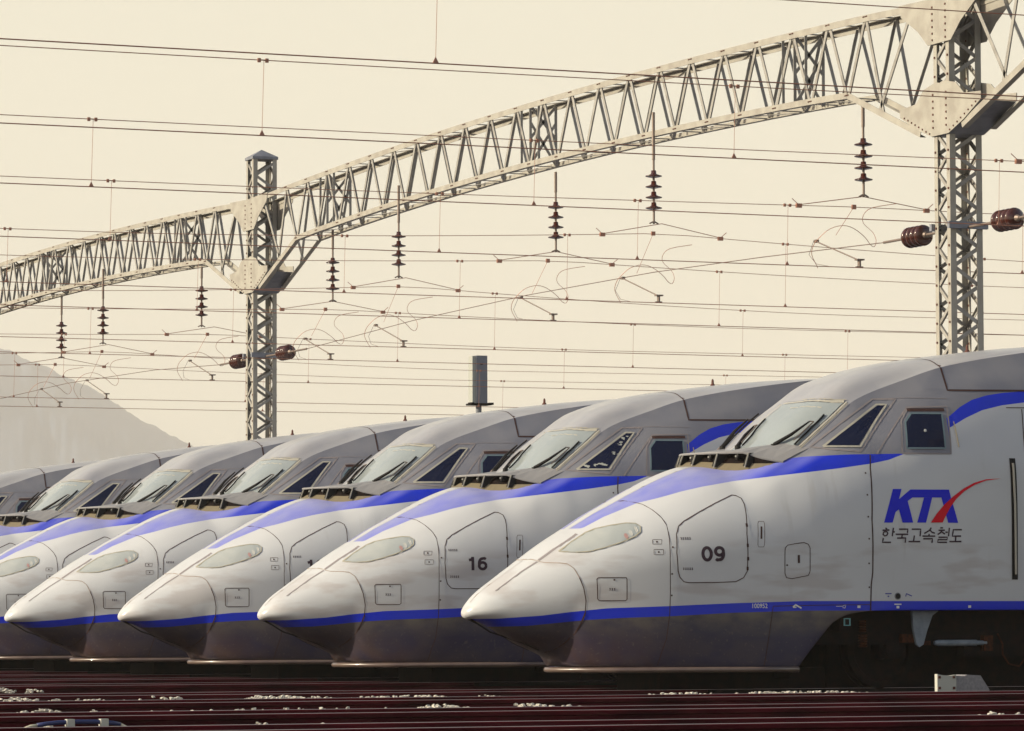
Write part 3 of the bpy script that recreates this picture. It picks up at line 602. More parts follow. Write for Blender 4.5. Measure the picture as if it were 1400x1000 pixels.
        for sx, z0, z1, r in ((bx-.43, .47, .62, .055), (bx-.43, .64, .78, .045), (bx+.3, .5, .72, .05)):
            for sg in (-1, 1):
                w = MB(); n = 5
                for k in range(n): w.lathe((sx, sg*1.18, z0+(z1-z0)*k/n), (sx, sg*1.18, 9), [(0,r*.8),((z1-z0)/n*.3,r),((z1-z0)/n*.6,r),((z1-z0)/n*.9,r*.8)], 12)
                w.build('coil_spring', M['rust'], bo)
        for sg in (-1, 1):
            w = MB(); w.lathe((bx+.48, sg*1.22, .515), (9, sg*1.22, .515), [(0,.024),(.05,.036),(.55,.036),(.56,.026),(.68,.026)], 12); w.build('damper', M['shield'], bo)
            w = MB(); w.slab([(5.36,.885),(5.70,.885),(5.62,.83),(5.55,.66),(5.50,.50),(5.45,.47),(5.41,.50),(5.37,.68)], 'y', sg*1.27-.02, sg*1.27+.02); w.build('bogie_bracket', M['shield'], bo)
            
            for bb in ((5.25,.52,5.40,.62),(5.52,.49,5.62,.54),(6.32,.42,6.44,.60)):
                w = MB(); w.box((bb[0], sg*1.2-.04, bb[1]), (bb[2], sg*1.2+.04, bb[3])); w.build('damper_seat', M['rust'], bo)
            w = MB(); w.tube([(6.50,sg*1.24,.62),(6.56,sg*1.25,.50),(6.56,sg*1.25,.38),(6.64,sg*1.25,.27),(6.78,sg*1.25,.24),(6.88,sg*1.24,.36),(6.9,sg*1.2,.6)], .011, 6); w.build('brake_hose', M['rust'], bo)
        w = MB()
        for (a, b, c, d) in ((4.45,.79,4.53,.80),(4.45,.715,4.53,.725),(4.45,.725,4.46,.79),(4.52,.725,4.53,.79)): w.box((a, -1.345, b), (c, -1.325, d))
        w.build('marker_frame', M['teal'], t)
        w = MB(); w.box((4.40,-1.32,.66),(4.56,-1.1,.84)); w.build('junction_box', M['bogie'], t)
    # side door slot with its handrail
    for sg in (-1, 1):
        mb = MB(); ribbon(mb, [(6.625,2.64),(6.615,1.24)], .078, off=.006, sides=(sg,)); dr = mb.build('door_recess', M['rubber'], t, fix=False)
        mb = MB(); mb.tube([(6.615+.0*k, sg*(hw(6.6, z)+.03), z) for k, z in enumerate((1.30,1.32,1.7,2.1,2.5,2.58))], .013, 8); mb.build('handrail', M['alu'], dr)
    mb = MB()
    for X_ in (6.76, 7.62): ribbon(mb, [(X_+.10, 3.22), (X_+.06, 2.9), (X_+.02, 2.4), (X_, 1.6), (X_-.01, .9)], .012)
    ribbon(mb, [(6.66,3.235),(7.72,3.245)], .010); mb.build('door_joints', M['darkline'], t, fix=False)
    mb = MB(); mb.tube([(5.945, -hw(5.945, z)-.02, z) for z in (3.06, 2.9, 2.76)], .006, 5); mb.build('grab_rod', M['beige'], t)
    # roof aerial
    mb = MB(); mb.lathe((6.85, 0, th(6.85, 0)-.02), (6.85, 0, 9), [(0,.035),(.03,.032),(.05,.018),(.09,.016),(.11,.008)], 10); mb.build('roof_aerial', M['bolt'], t)
    return t
T = [('A', 0.0, 0.0, '09', 'nearest white and blue high-speed train, number 09 and red-swoosh logo on its flank'),
     ('B', .12, 7.11, '16', 'white and blue high-speed train numbered 16, second in the row behind number 09'),
     ('C', -.14, 12.17, '12', 'third train in the row, its number half hidden by the nose of number 16'),
     ('D', -.31, 17.24, None, 'fourth train in the row, nose tip just inside the left edge of the photo'),
     ('E', -.36, 22.26, None, 'fifth train in the row, nose cut by the left edge, headlight just visible'),
     ('F', -.48, 27.33, None, 'sixth white and blue train of which cab roof and windscreen show above the fifth'),
     ('G', -.43, 34.59, None, 'farthest train of the row, only its grey roof and side windows showing at far left')]
proto = build_train()
trains = []
for i, (k, x, y, num, lab) in enumerate(T):
    o = proto if i == 0 else copy_tree(proto)
    o.location = (x, y, 0); o['label'] = lab; o['group'] = 'high-speed trains parked side by side'; trains.append(o)
def ell(cx, cy, rx, ry, a0=0, a1=360, n=26): return [(cx+rx*math.cos(R(a0+(a1-a0)*k/n)), cy+ry*math.sin(R(a0+(a1-a0)*k/n))) for k in range(n+1)]
DIG = {'0': [ell(.5,.5,.36,.40)], '9': [ell(.5,.66,.34,.245), [(.84,.66)]+ell(.44,.50,.40,.40,12,-62,12)+[(.30,.10),(.18,.18)]],
       '6': [ell(.5,.34,.34,.245), [(.16,.34)]+ell(.56,.50,.40,.40,192,118,12)+[(.70,.90),(.82,.82)]],
       '1': [[(.62,.0),(.62,1.0)], [(.60,.90),(.50,.80),(.24,.76)]], '2': [ell(.5,.66,.33,.24,165,-35,16)+[(.60,.42),(.30,.22),(.17,.09)], [(.10,.09),(.86,.09)]]}
for o, (k, x, y, num, lab) in zip(trains, T):
    if num:
        dx_, dz_ = (-.055, .045) if k == 'C' else (0, 0)
        for j, ch in enumerate(num):
            mb = MB()
            for q, st in enumerate(DIG[ch]):
                ribbon(mb, [(2.748+dx_+j*.140+u*.13, 1.438+dz_+v*.173) for u, v in st], .036, sides=NS, off=.004+.002*q)
            mb.build('fleet_number', M['ink'], o, fix=False)
for cx, cz, n in ((5.01,3.10,5),(4.91,2.98,3),(4.50,2.80,4),(4.70,2.82,5),(4.60,2.795,3),(5.09,3.18,4)):
    mb = MB()
    for _ in range(n):
        a, b = cx+random.uniform(-.04,.04), cz+random.uniform(-.018,.03); w, h = random.uniform(.012,.04), random.uniform(.006,.016)
        patch(mb, [(a-w, b), (a-w*.2, b+h), (a+w, b+h*.5), (a+w*.4, b-h)], off=.011, sides=NS, cuts=0)
    mb.build('peeling_film', M['cabinet_pale'], [c_ for c_ in trains[1].children if c_.name.startswith('side_window')][0], fix=False)
mb = MB(); mb.tube_r(Vector((5.575, -hw(5.575, 2.95)-.012, 2.95)), Vector((0, -1, .15)).normalized(), [(0,.018),(.004,.012)], 12); mb.build('window_dot', M['white'], trains[0])  # small white disc laid on the cab window
# ---------------------------------------------------------------- ground, rails, ballast
mb = MB(); mb.add([(-1700,-110,-.42),(5500,-110,-.42),(5500,7500,-.42),(-1700,7500,-.42)], [(0,1,2,3)]); tag(mb.build('ground', M['ground'], fix=False), kind='structure')
mb = MB(); nx, ny = 260, 260; x0, x1, y0, y1 = -60, 70, -46, 48
tr_y = [-14.2, -9.3, -4.2]+[t_[2] for t_ in T]+[39.6]
from mathutils import noise as mnoise
vs = []
for j in range(ny+1):
    for i in range(nx+1):
        x = x0+(x1-x0)*i/nx; y = y0+(y1-y0)*j/ny
        d = min(abs(y-c) for c in tr_y); h = -.155+(.06*min(1, max(0, d-1.3)/.7))+.03*mnoise.noise(Vector((x*1.3, y*1.3, 0)))
        vs.append((x, y, h))
mb.add(vs, [(j*(nx+1)+i, j*(nx+1)+i+1, (j+1)*(nx+1)+i+1, (j+1)*(nx+1)+i) for j in range(ny) for i in range(nx)])
tag(mb.build('ballast_bed', M['ballast'], fix=False), kind='structure')
RP = [(-.075,-.172),(.075,-.172),(.075,-.16),(.012,-.14),(.009,-.05),(.034,-.036),(.036,-.006),(.028,0),(-.028,0),(-.036,-.006),(-.034,-.036),(-.009,-.05),(-.012,-.14),(-.075,-.16)]
names = ['nearest track, lowest in the photo', 'second track from the camera', 'third track, just in front of the train numbered 09', 'track under the train numbered 09', 'track under the train numbered 16',
         'track under the third train', 'track under the fourth train', 'track under the fifth train', 'track under the sixth train', 'track under the farthest train', 'empty track behind the farthest train']
for y, nm in zip(tr_y, names):
    t = empty('railway_track', (0, y, 0), 'dark rusty rails of the '+nm, 'railway track', 'parallel yard tracks')
    for s in (-1, 1):
        mb = MB(); mb.m = 0; mb.bar((-60, s*.7525, 0), (70, s*.7525, 0), RP)
        mb.m = 1; mb.box((-60, s*.7525-.026, .0), (70, s*.7525+.026, .0025)); mb.build('rail', [M['rail'], M['railtop']], t)
    mb = MB()
    for k in range(216):
        x = -59.6+k*.6; mb.box((x-.12, -1.25, -.36), (x+.12, 1.25, -.175))
    tag(mb.build('sleepers', M['sleeper'], t), kind='stuff')
# pale stones lying on the shoulders of the ballast
def stone(mb, x, y, z, r):
    vs = []; n = 6
    for a, k in ((.0, -1), (1., -.45), (.85, .35), (.0, .8)):
        if a == 0: vs.append((x+random.uniform(-.2,.2)*r, y+random.uniform(-.2,.2)*r, z+k*r*.8))
        else:
            for q in range(n):
                an = 2*math.pi*q/n+random.uniform(-.3,.3); rr = r*a*random.uniform(.5,1.35); vs.append((x+math.cos(an)*rr*1.25, y+math.sin(an)*rr, z+k*r*random.uniform(.3,1.5)))
    f = [(0, 1+(q+1) % n, 1+q) for q in range(n)]+[(1+q, 1+(q+1) % n, 1+n+(q+1) % n, 1+n+q) for q in range(n)]+[(1+n+q, 1+n+(q+1) % n, 1+2*n) for q in range(n)]
    mb.add(vs, f)
def heap(mb, y, xa, xb, top, n, r=.018):
    """a low run of stones whose crown reaches the height 'top'"""
    for _ in range(int(n*1.9)):
        x = random.uniform(xa, xb); e = min(1, (x-xa)/.25, (xb-x)/.25); rr = r*random.uniform(.6, 1.35)
        stone(mb, x, y+random.gauss(0, .12), top-.006-rr*.8-(1-e)*.04-abs(random.gauss(0, .018)), rr)
mb = MB()
def seg(px0, px1, y):                          # span of X on the row y between two picture columns
    o = []
    for px in (px0, px1):
        a = (px-700)/F_PX; d = right*a+flat_fwd; o.append(CAM.x+d.x*(y-CAM.y)/d.y)
    return o
for y, spans, top in ((-2.75, [(-30,160,30),(325,470,75),(470,620,55),(640,700,14),(1000,1185,80),(870,990,30)], .022),
                      (-2.2, [(-20,60,20),(180,260,10),(330,420,20)], .03),
                      (-6.6, [(20,90,18),(120,150,6),(568,640,34),(690,760,22),(760,800,6)], .012),
                      (1.9, [(345,450,16),(600,690,30),(700,830,9)], -.045), (1.5, [(1185,1275,50),(870,960,18)], .045),
                      (-11.4, [(1335,1375,6),(1390,1420,5),(350,365,3),(450,465,3),(60,75,3)], .012),
                      (5.0, [(-30,20,26),(40,58,8)], .03), (-2.9,[(100,330,26),(700,860,8)],.004), (-7.0,[(150,560,16)],.0)):
    for a, b, n in spans:
        xa, xb = seg(a, b, y); heap(mb, y, xa, xb, top, n)
for _ in range(5200):                          # loose ballast everywhere, below rail level
    y = random.uniform(-15.5, 9); x = random.uniform(-14, 12)
    stone(mb, x, y, -.13+random.uniform(-.01,.02), random.uniform(.02,.04))
tag(mb.build('ballast_stones', M['stone'], fix=False), 'pale crushed stones strewn between the dark rails', 'ballast', kind='stuff')
# hoop in the left foreground
t = empty('tube_hoop', (-8.07, -12.6, -.17), 'low navy tube hoop with cream ends and two white sleeves, bottom left corner', 'tube hoop')
def rel(p): return (p[0]+8.07, p[1]+12.6, p[2]+.17)
mb = MB(); mb.tube([rel(p) for p in [(-8.37,-12.6,-.005),(-8.30,-12.6,.005),(-8.2,-12.6,.014),(-8.05,-12.6,.018),(-7.9,-12.6,.016),(-7.78,-12.6,.006),(-7.72,-12.6,-.006)]], .017, 10); mb.build('hoop_tube', M['navy'], t, smooth=True)
for pts in ([(-8.53,-12.6,-.17),(-8.51,-12.6,-.07),(-8.47,-12.6,-.03),(-8.42,-12.6,-.012),(-8.36,-12.6,-.004)], [(-7.60,-12.6,-.17),(-7.62,-12.6,-.07),(-7.66,-12.6,-.035),(-7.72,-12.6,-.006)]):
    mb = MB(); mb.tube([rel(p) for p in pts], .012, 8); mb.build('hoop_end', M['cream'], t, smooth=True)
for x in (-8.115, -7.85):
    mb = MB(); mb.box(rel((x-.03,-12.63,-.016)), rel((x+.03,-12.57,.038))); mb.build('sleeve', M['block'], t)
# pale block beside the first track
t = empty('rail_chock', (5.35, -2.3, -.17), 'pale bolted plate with a grey sloping wedge lying beside the track, lower right', 'rail chock')
mb = MB(); mb.m = 0; mb.slab([(-.26,.0),(-.02,.0),(-.02,.335),(-.10,.325),(-.18,.33),(-.26,.345)], 'y', -.03, .03)
mb.m = 1
for x, z in ((-.235,.19),(-.05,.19),(-.235,.31),(-.05,.31)): mb.box((x-.014,-.04,z-.014),(x+.014,-.03,z+.014))
mb.build('bolted_plate', [M['block'], M['bolt']], t)
mb = MB(); mb.slab([(-.018,.0),(.44,.0),(.42,.17),(.31,.325),(.14,.335),(.10,.32),(-.018,.325)], 'y', .0, .25); mb.build('wedge', M['blockside'], t)
# ---------------------------------------------------------------- masts and gantry
GX = 8.55; NEAR, FAR = GX-.25, GX+.25
POLES = [-23.25, 3.15, 29.55, 55.95]
def lattice(mb, axis, fixed, a0, a1, z0, z1, pitch, w=.05, t_=.008, flip=1):
    """zigzag of angle bars with crossing X members on one face"""
    z = z0; k = 0
    while z < z1-.05:
        zz = min(z+pitch, z1); p, q = (a0, a1) if k % 2 == 0 else (a1, a0)
        A = (p, fixed, z) if axis == 'x' else (fixed, p, z); B = (q, fixed, zz) if axis == 'x' else (fixed, q, zz)
        n = (0, -1, 0) if axis == 'x' else (-1, 0, 0)
        mb.bar(A, B, [(-w/2,0),(w/2,0),(w/2,t_),(-w/2+t_,t_),(-w/2+t_,w*.7),(-w/2,w*.7)], tuple(-flip*c for c in n))
        z = zz; k += 1
pole_labels = ['lattice steel mast right of the camera, outside the photo', 'tall lattice steel mast at right behind the train numbered 09', 'smaller lattice steel mast with a pointed cap left of centre', 'far lattice mast beyond the left edge of the photo']
for pi, (py, lab) in enumerate(zip(POLES, pole_labels)):
    t = empty('lattice_mast', (GX, py, -.2), lab, 'mast', 'lattice masts carrying the gantry')
    H = 9.72; hx, hy = .235, .20
    for sx in (-1, 1):
        for sy in (-1, 1):
            mb = MB(); mb.bar((sx*hx, sy*hy, 0), (sx*hx, sy*hy, H), [(0,0),(.085,0),(.085,.009),(.009,.009),(.009,.085),(0,.085)] if sx*sy > 0 else [(0,0),(0,.085),(.009,.085),(.009,.009),(.085,.009),(.085,0)], (-sx, 0, 0) if sx*sy > 0 else (-sx, 0, 0))
            # place as a plain L whose legs lie on the two outer faces
            mb = MB(); x, y = sx*hx, sy*hy
            mb.box((min(x, x-sx*.085), min(y, y-sy*.009), 0), (max(x, x-sx*.085), max(y, y-sy*.009), H))
            mb.box((min(x, x-sx*.009), min(y-sy*.0092, y-sy*.085), 0), (max(x, x-sx*.009), max(y-sy*.0092, y-sy*.085), H))
            mb.build('mast_leg', M['steel'], t)
    for sy in (-1, 1):
        mb = MB(); lattice(mb, 'x', sy*(hy-.012), -hx+.05, hx-.05, .1, H-.05, .245, .05, .008, flip=sy*-1)
        if sy == -1: pass
        mb.build('face_lacing', M['steel_web'], t)
    for sx in (-1, 1):
        mb = MB(); mb.m = 0; lattice(mb, 'y', sx*(hx-.012), -hy+.05, hy-.05, .1, H-.05, .245, .045, .008, flip=sx*-1)
        mb.m = 1
        for k in range(38):
            for yy in (-hy+.035, hy-.035): mb.box((sx*hx-.012, yy-.013, .12+k*.245-.013), (sx*hx+.012, yy+.013, .12+k*.245+.013))
        mb.build('face_lacing', [M['steel_web'], M['bolt']], t)
    mb = MB(); a, b = hx+.02, hy+.02
    mb.add([(-a,-b,H),(a,-b,H),(a,b,H),(-a,b,H),(-a,-b,H+.05),(a,-b,H+.05),(a,b,H+.05),(-a,b,H+.05),(0,0,H+.20)],
           [(3,2,1,0),(0,1,5,4),(1,2,6,5),(2,3,7,6),(3,0,4,7),(4,5,8),(5,6,8),(6,7,8),(7,4,8)])
    mb.build('mast_cap', M['cap'], t)
    mb = MB(); z = 6.02; mb.box((-hx-.05, -hy-.06, z-.05), (hx+.05, -hy-.003, z+.04)); mb.box((-hx-.05, hy+.003, z-.05), (hx+.05, hy+.06, z+.04)); mb.box((-.03, -hy-.05, z-.02), (.03, hy+.05, z+.02))
    mb.build('span_bracket', M['cap'], t)
def arch(lo, hi, u): return lo+(hi-lo)*math.sin(math.pi*u)**.8
span_labels = ['nearest span of the lattice gantry, rising out of the top right corner', 'long middle span of the arched lattice gantry between the two masts', 'left span of the lattice gantry running out at the left edge']
NB = 1.066
for si in range(3):
    ya, yb = POLES[si], POLES[si+1]; mid = (ya+yb)/2; L = yb-ya
    t = empty('gantry_span', (GX, mid, 0), span_labels[si], 'gantry', 'spans of the lattice gantry')
    def zt_(y): return arch(8.74, 9.0, (y+L/2)/L)
    def zb_(y):
        u = (y+L/2-2.45)/(L-4.9)
        return arch(7.76, 7.985, min(1, max(0, u))) if 0 <= u <= 1 else 7.76-(abs(y)-(L/2-2.45))*(.72/1.85)
    tops = [(k+.5)*NB for k in range(-11, 11)]; bots = [k*NB for k in range(-10, 11)]
    for X, nm in ((-.25, 0), (.25, 1)):
        sg = -1 if X < 0 else 1
        yy = [-L/2+.0]+tops+[L/2]
        mb = MB(); mb.m = 0
        for a, b in zip(yy, yy[1:]):
            mb.bar((X, a, zt_(a)), (X, b, zt_(b)), [(0,0),(.085,0),(.085,-.009),(.009,-.009),(.009,-.09),(0,-.09)] if sg < 0 else [(0,0),(0,-.09),(-.009,-.09),(-.009,-.009),(-.085,-.009),(-.085,0)], (0,0,1))
        mb.m = 1
        for y in tops:
            for dy in (-.05, -.02, .02, .05): mb.box((X+sg*.001-.008, y+dy-.008, zt_(y)-.03), (X+sg*.001+.008, y+dy+.008, zt_(y)-.014))
        mb.build('top_chord', [M['steel'], M['bolt']], t)
        yy = [-L/2+.55, -L/2+2.0]+bots+[L/2-2.0, L/2-.55]; yy = sorted(set([yy[0]]+bots+[yy[-1]]))
        mb = MB(); mb.m = 0
        for a, b in zip(yy, yy[1:]):
            mb.bar((X, a, zb_(a)), (X, b, zb_(b)), [(0,0),(0,.085),(.009,.085),(.009,.009),(.085,.009),(.085,0)] if sg < 0 else [(0,0),(-.085,0),(-.085,.009),(-.009,.009),(-.009,.085),(0,.085)], (0,0,1))
        mb.m = 1
        for y in bots:
            for dy in (-.045, -.015, .015, .045): mb.box((X+sg*.001-.008, y+dy-.008, zb_(y)+.035), (X+sg*.001+.008, y+dy+.008, zb_(y)+.051))
        mb.build('bottom_chord', [M['steel'], M['bolt']], t)
        xi = X-sg*.012
        def diag(y0, z0, y1, z1, w=.06):
            mb = MB(); mb.bar((xi, y0, z0), (xi, y1, z1), [(-w/2,0),(w/2,0),(w/2,.008),(-w/2+.008,.008),(-w/2+.008,w*.8),(-w/2,w*.8)], (-sg,0,0)); mb.build('diagonal_brace', M['steel_web'], t)
        for k, y in enumerate(tops):
            for yb2 in (y-NB/2, y+NB/2):
                if abs(yb2) < L/2-1.9: diag(y-.03*(1 if yb2 < y else -1), zt_(y)-.045, yb2+.03*(1 if yb2 < y else -1), zb_(yb2)+.045)
        for s in (-1, 1):                       # end panels next to the mast
            diag(s*tops[-1], zt_(tops[-1])-.04, s*(L/2-1.55), zb_(L/2-1.55)+.05); diag(s*(L/2-.75), zt_(L/2-.75)-.04, s*(L/2-1.65), zb_(L/2-1.65)+.05)
            # gusset plates
            e = s*L/2; gx0 = X+sg*.002; gx1 = X+sg*.014
            mb = MB(); mb.m = 0
            g1 = [(e, zt_(e)+.03), (e-s*1.05, zt_(e-s*1.05)+.012), (e-s*1.0, zt_(e)-.10), (e-s*.55, zt_(e)-.35), (e-s*.30, zt_(e)-.56), (e, zt_(e)-.56)]
            mb.slab(g1, 'x', gx0, gx1)
            g2 = [(e, 6.99), (e-s*.22, 6.99), (e-s*.60, 7.12), (e-s*1.05, 7.33), (e-s*1.05, 7.43), (e-s*.62, 7.46), (e-s*.42, 7.62), (e-s*.1, 7.68), (e, 7.66)]
            mb.slab(g2, 'x', gx0, gx1)
            mb.m = 1
            for z in [zt_(e)-.08-.085*k for k in range(6)]+[7.10+.085*k for k in range(6)]:
                mb.box((gx1-.004 if sg > 0 else gx1-.010, e-s*.17-.012, z-.012), (gx1+.010 if sg > 0 else gx1+.004, e-s*.17+.012, z+.012))
            for k in range(8):
                y = e-s*(.26+k*.095); z = zb_(y) if False else 7.03+k*.04
                mb.box((gx1-.010, y-.010, z-.010), (gx1+.010, y+.010, z+.010))
            mb.build('gusset_plate', [M['steel'], M['bolt']], t)
    # battens and lacing between the two faces
    for nm, fn, off, pts in (('top_lacing', zt_, -.012, tops), ('bottom_lacing', zb_, .012, bots)):
        mb = MB()
        for k, y in enumerate(pts):
            z = fn(y)+off; mb.rect((-.24, y, z), (.24, y, z), .05, .010)
            if k < len(pts)-1:
                y2 = pts[k+1]; s = 1 if k % 2 else -1; mb.rect((-.22*s, y+.03, z-.003), (.22*s, y2-.03, fn(y2)+off-.003), .045, .008)
        mb.build(nm, M['steel_web'], t)
    # bottom cover between gussets
    for s in (-1, 1):
        e = s*L/2; mb = MB(); mb.add([(-.25,e-s*.22,6.985),(.25,e-s*.22,6.985),(.25,e-s*1.05,7.32),(-.25,e-s*1.05,7.32),(-.25,e,6.985),(.25,e,6.985)], [(0,1,2,3),(0,4,5,1)])
        mb.build('gusset_floor', M['cap'], t)
    for yc in (-9.1, 0, 9.1):                   # cross frames
        mb = MB()
        for y in (yc,):
            a, b = zb_(y)+.04, zt_(y)-.04; h = (a+b)/2
            for sg in (-1, 1): mb.rect((sg*.22, y, a), (sg*.22, y, b), .045, .012, (0,1,0))
            mb.rect((-.22, y, a), (.22, y, h+.2), .045, .010, (0,1,0)); mb.rect((.22, y, a), (-.22, y, h+.2), .045, .010, (0,1,0))
            mb.rect((-.22, y, h-.05), (.22, y, b), .045, .010, (0,1,0)); mb.rect((.22, y, h-.05), (-.22, y, b), .045, .010, (0,1,0))
        for dy in (-.34, .34): mb.rect((-.225, yc+dy, zb_(yc)+.03), (-.225, yc+dy, zt_(yc)-.03), .04, .010, (0,1,0))
        mb.build('cross_frame', M['steel_web'], t)
# ---------------------------------------------------------------- insulator strings
INS = [(5.70,1,6.45,7.72),(11.72,0,6.64,8.30),(15.87,1,6.59,7.86),(21.9,0,6.66,8.25),(25.76,1,6.55,7.85),(32.26,0,6.54,7.72),(38.6,0,6.62,8.20),(42.41,1,6.57,7.93)]
LN = ['second', 'third', 'fourth', 'fifth', 'sixth', 'seventh', 'eighth', 'ninth']
side = ['rightmost insulator string, four brown discs hanging beside the right mast', 'insulator string second from the right, its rod crossing the front of the gantry', 'insulator string third from the right, below the middle of the gantry',
        'insulator string fourth from the right, rod clamped to the front chord', 'insulator string just right of the capped mast', 'insulator string just left of the capped mast',
        'insulator string second from the left, its rod crossing the gantry', 'leftmost insulator string, hanging over the hill']
for (y, fr, zb, zt), lab in zip(INS, side):
    x = GX-.26 if not fr else GX
    t = empty('insulator_string', (GX, y, zb), lab, 'insulator', 'insulator strings under the gantry')
    d = x-GX
    mb = MB(); mb.tube([(d, 0, .95), (d, 0, zt-zb)], .025, 8); mb.build('hanger_rod', M['fitting'], t)
    d2 = d
    mb = MB(); mb.tube([(d2, 0, 0), (d2, 0, .96)], .018, 8); mb.tube([(d2-.07, 0, .005), (d2, 0, .04), (d2+.07, 0, .005)], .012, 6); mb.build('insulator_core', M['fitting'], t)
    for k in range(4):
        z = .235+k*.158; xx = d2; mb = MB()
        mb.lathe((xx, 0, z), (xx, 0, 9), [(-.028,.02),(-.012,.10),(-.006,.122),(.006,.124),(.020,.075),(.036,.042),(.085,.036)], 20); mb.build('insulator_disc', M['porcelain'], t, smooth=True)
# ---------------------------------------------------------------- tension insulators on the masts
def tie(y0, y1, lab):
    t = empty('tension_insulator', (GX, (y0+y1)/2, 5.79), lab, 'insulator', 'ribbed tension insulators on the masts'); yc = (y0+y1)/2; s = 1 if y1 > y0 else -1
    n = 4; Ls = .46
    for k in range(n):
        o = (-Ls/2+Ls*k/n)*s; mb = MB(); mb.lathe((0, o, 0), (0, o+s, 0), [(0,.05),(.012,.115),(.03,.135),(.05,.140),(.07,.135),(.088,.10),(.115,.05)], 22); mb.build('insulator_disc', M['porcelain'], t, smooth=True)
    mb = MB(); mb.tube([(0, y0-yc, 0), (0, -s*.20, 0)], .018, 8); mb.tube([(0, s*.2, 0), (0, y1-yc, 0)], .018, 8)
    mb.lathe((0, -s*.27, 0), (0, s, 0), [(0,.03),(.06,.05)], 10); mb.lathe((0, s*.22, 0), (0, s*2, 0), [(0,.05),(.07,.025)], 10); mb.build('end_fitting', M['fitting'], t)
tie(3.37, 5.15, 'brown ribbed tension insulator on the left side of the right mast')
tie(2.93, .9, 'brown ribbed tension insulator cut by the right edge of the photo')
tie(29.77, 31.9, 'brown ribbed tension insulator left of the capped mast')
tie(29.33, 27.1, 'brown ribbed tension insulator right of the capped mast')
# cross-span wires
def cross(pts, lab):
    t = empty('cross_span_wire', (GX, pts[0][0], 0), lab, 'wire', 'wires across the tracks'); y0 = pts[0][0]
    mb = MB(); mb.tube([(0, y-y0, z) for y, z in pts], .0065, 5); mb.build('steel_wire', M['span'], t)
cross([(5.15,5.79),(8.7,5.90),(12.3,5.98),(17,6.0),(21.9,5.94),(27.1,5.79)], 'thin wire slung across the tracks between the two masts')
cross([(31.9,5.79),(36,5.93),(42,6.0),(48,5.93),(53.5,5.79)], 'thin wire slung across the tracks left of the capped mast')
cross([(.9,5.79),(-5,5.95),(-10,6.0),(-20,5.85)], 'thin wire slung across the tracks at the right edge')
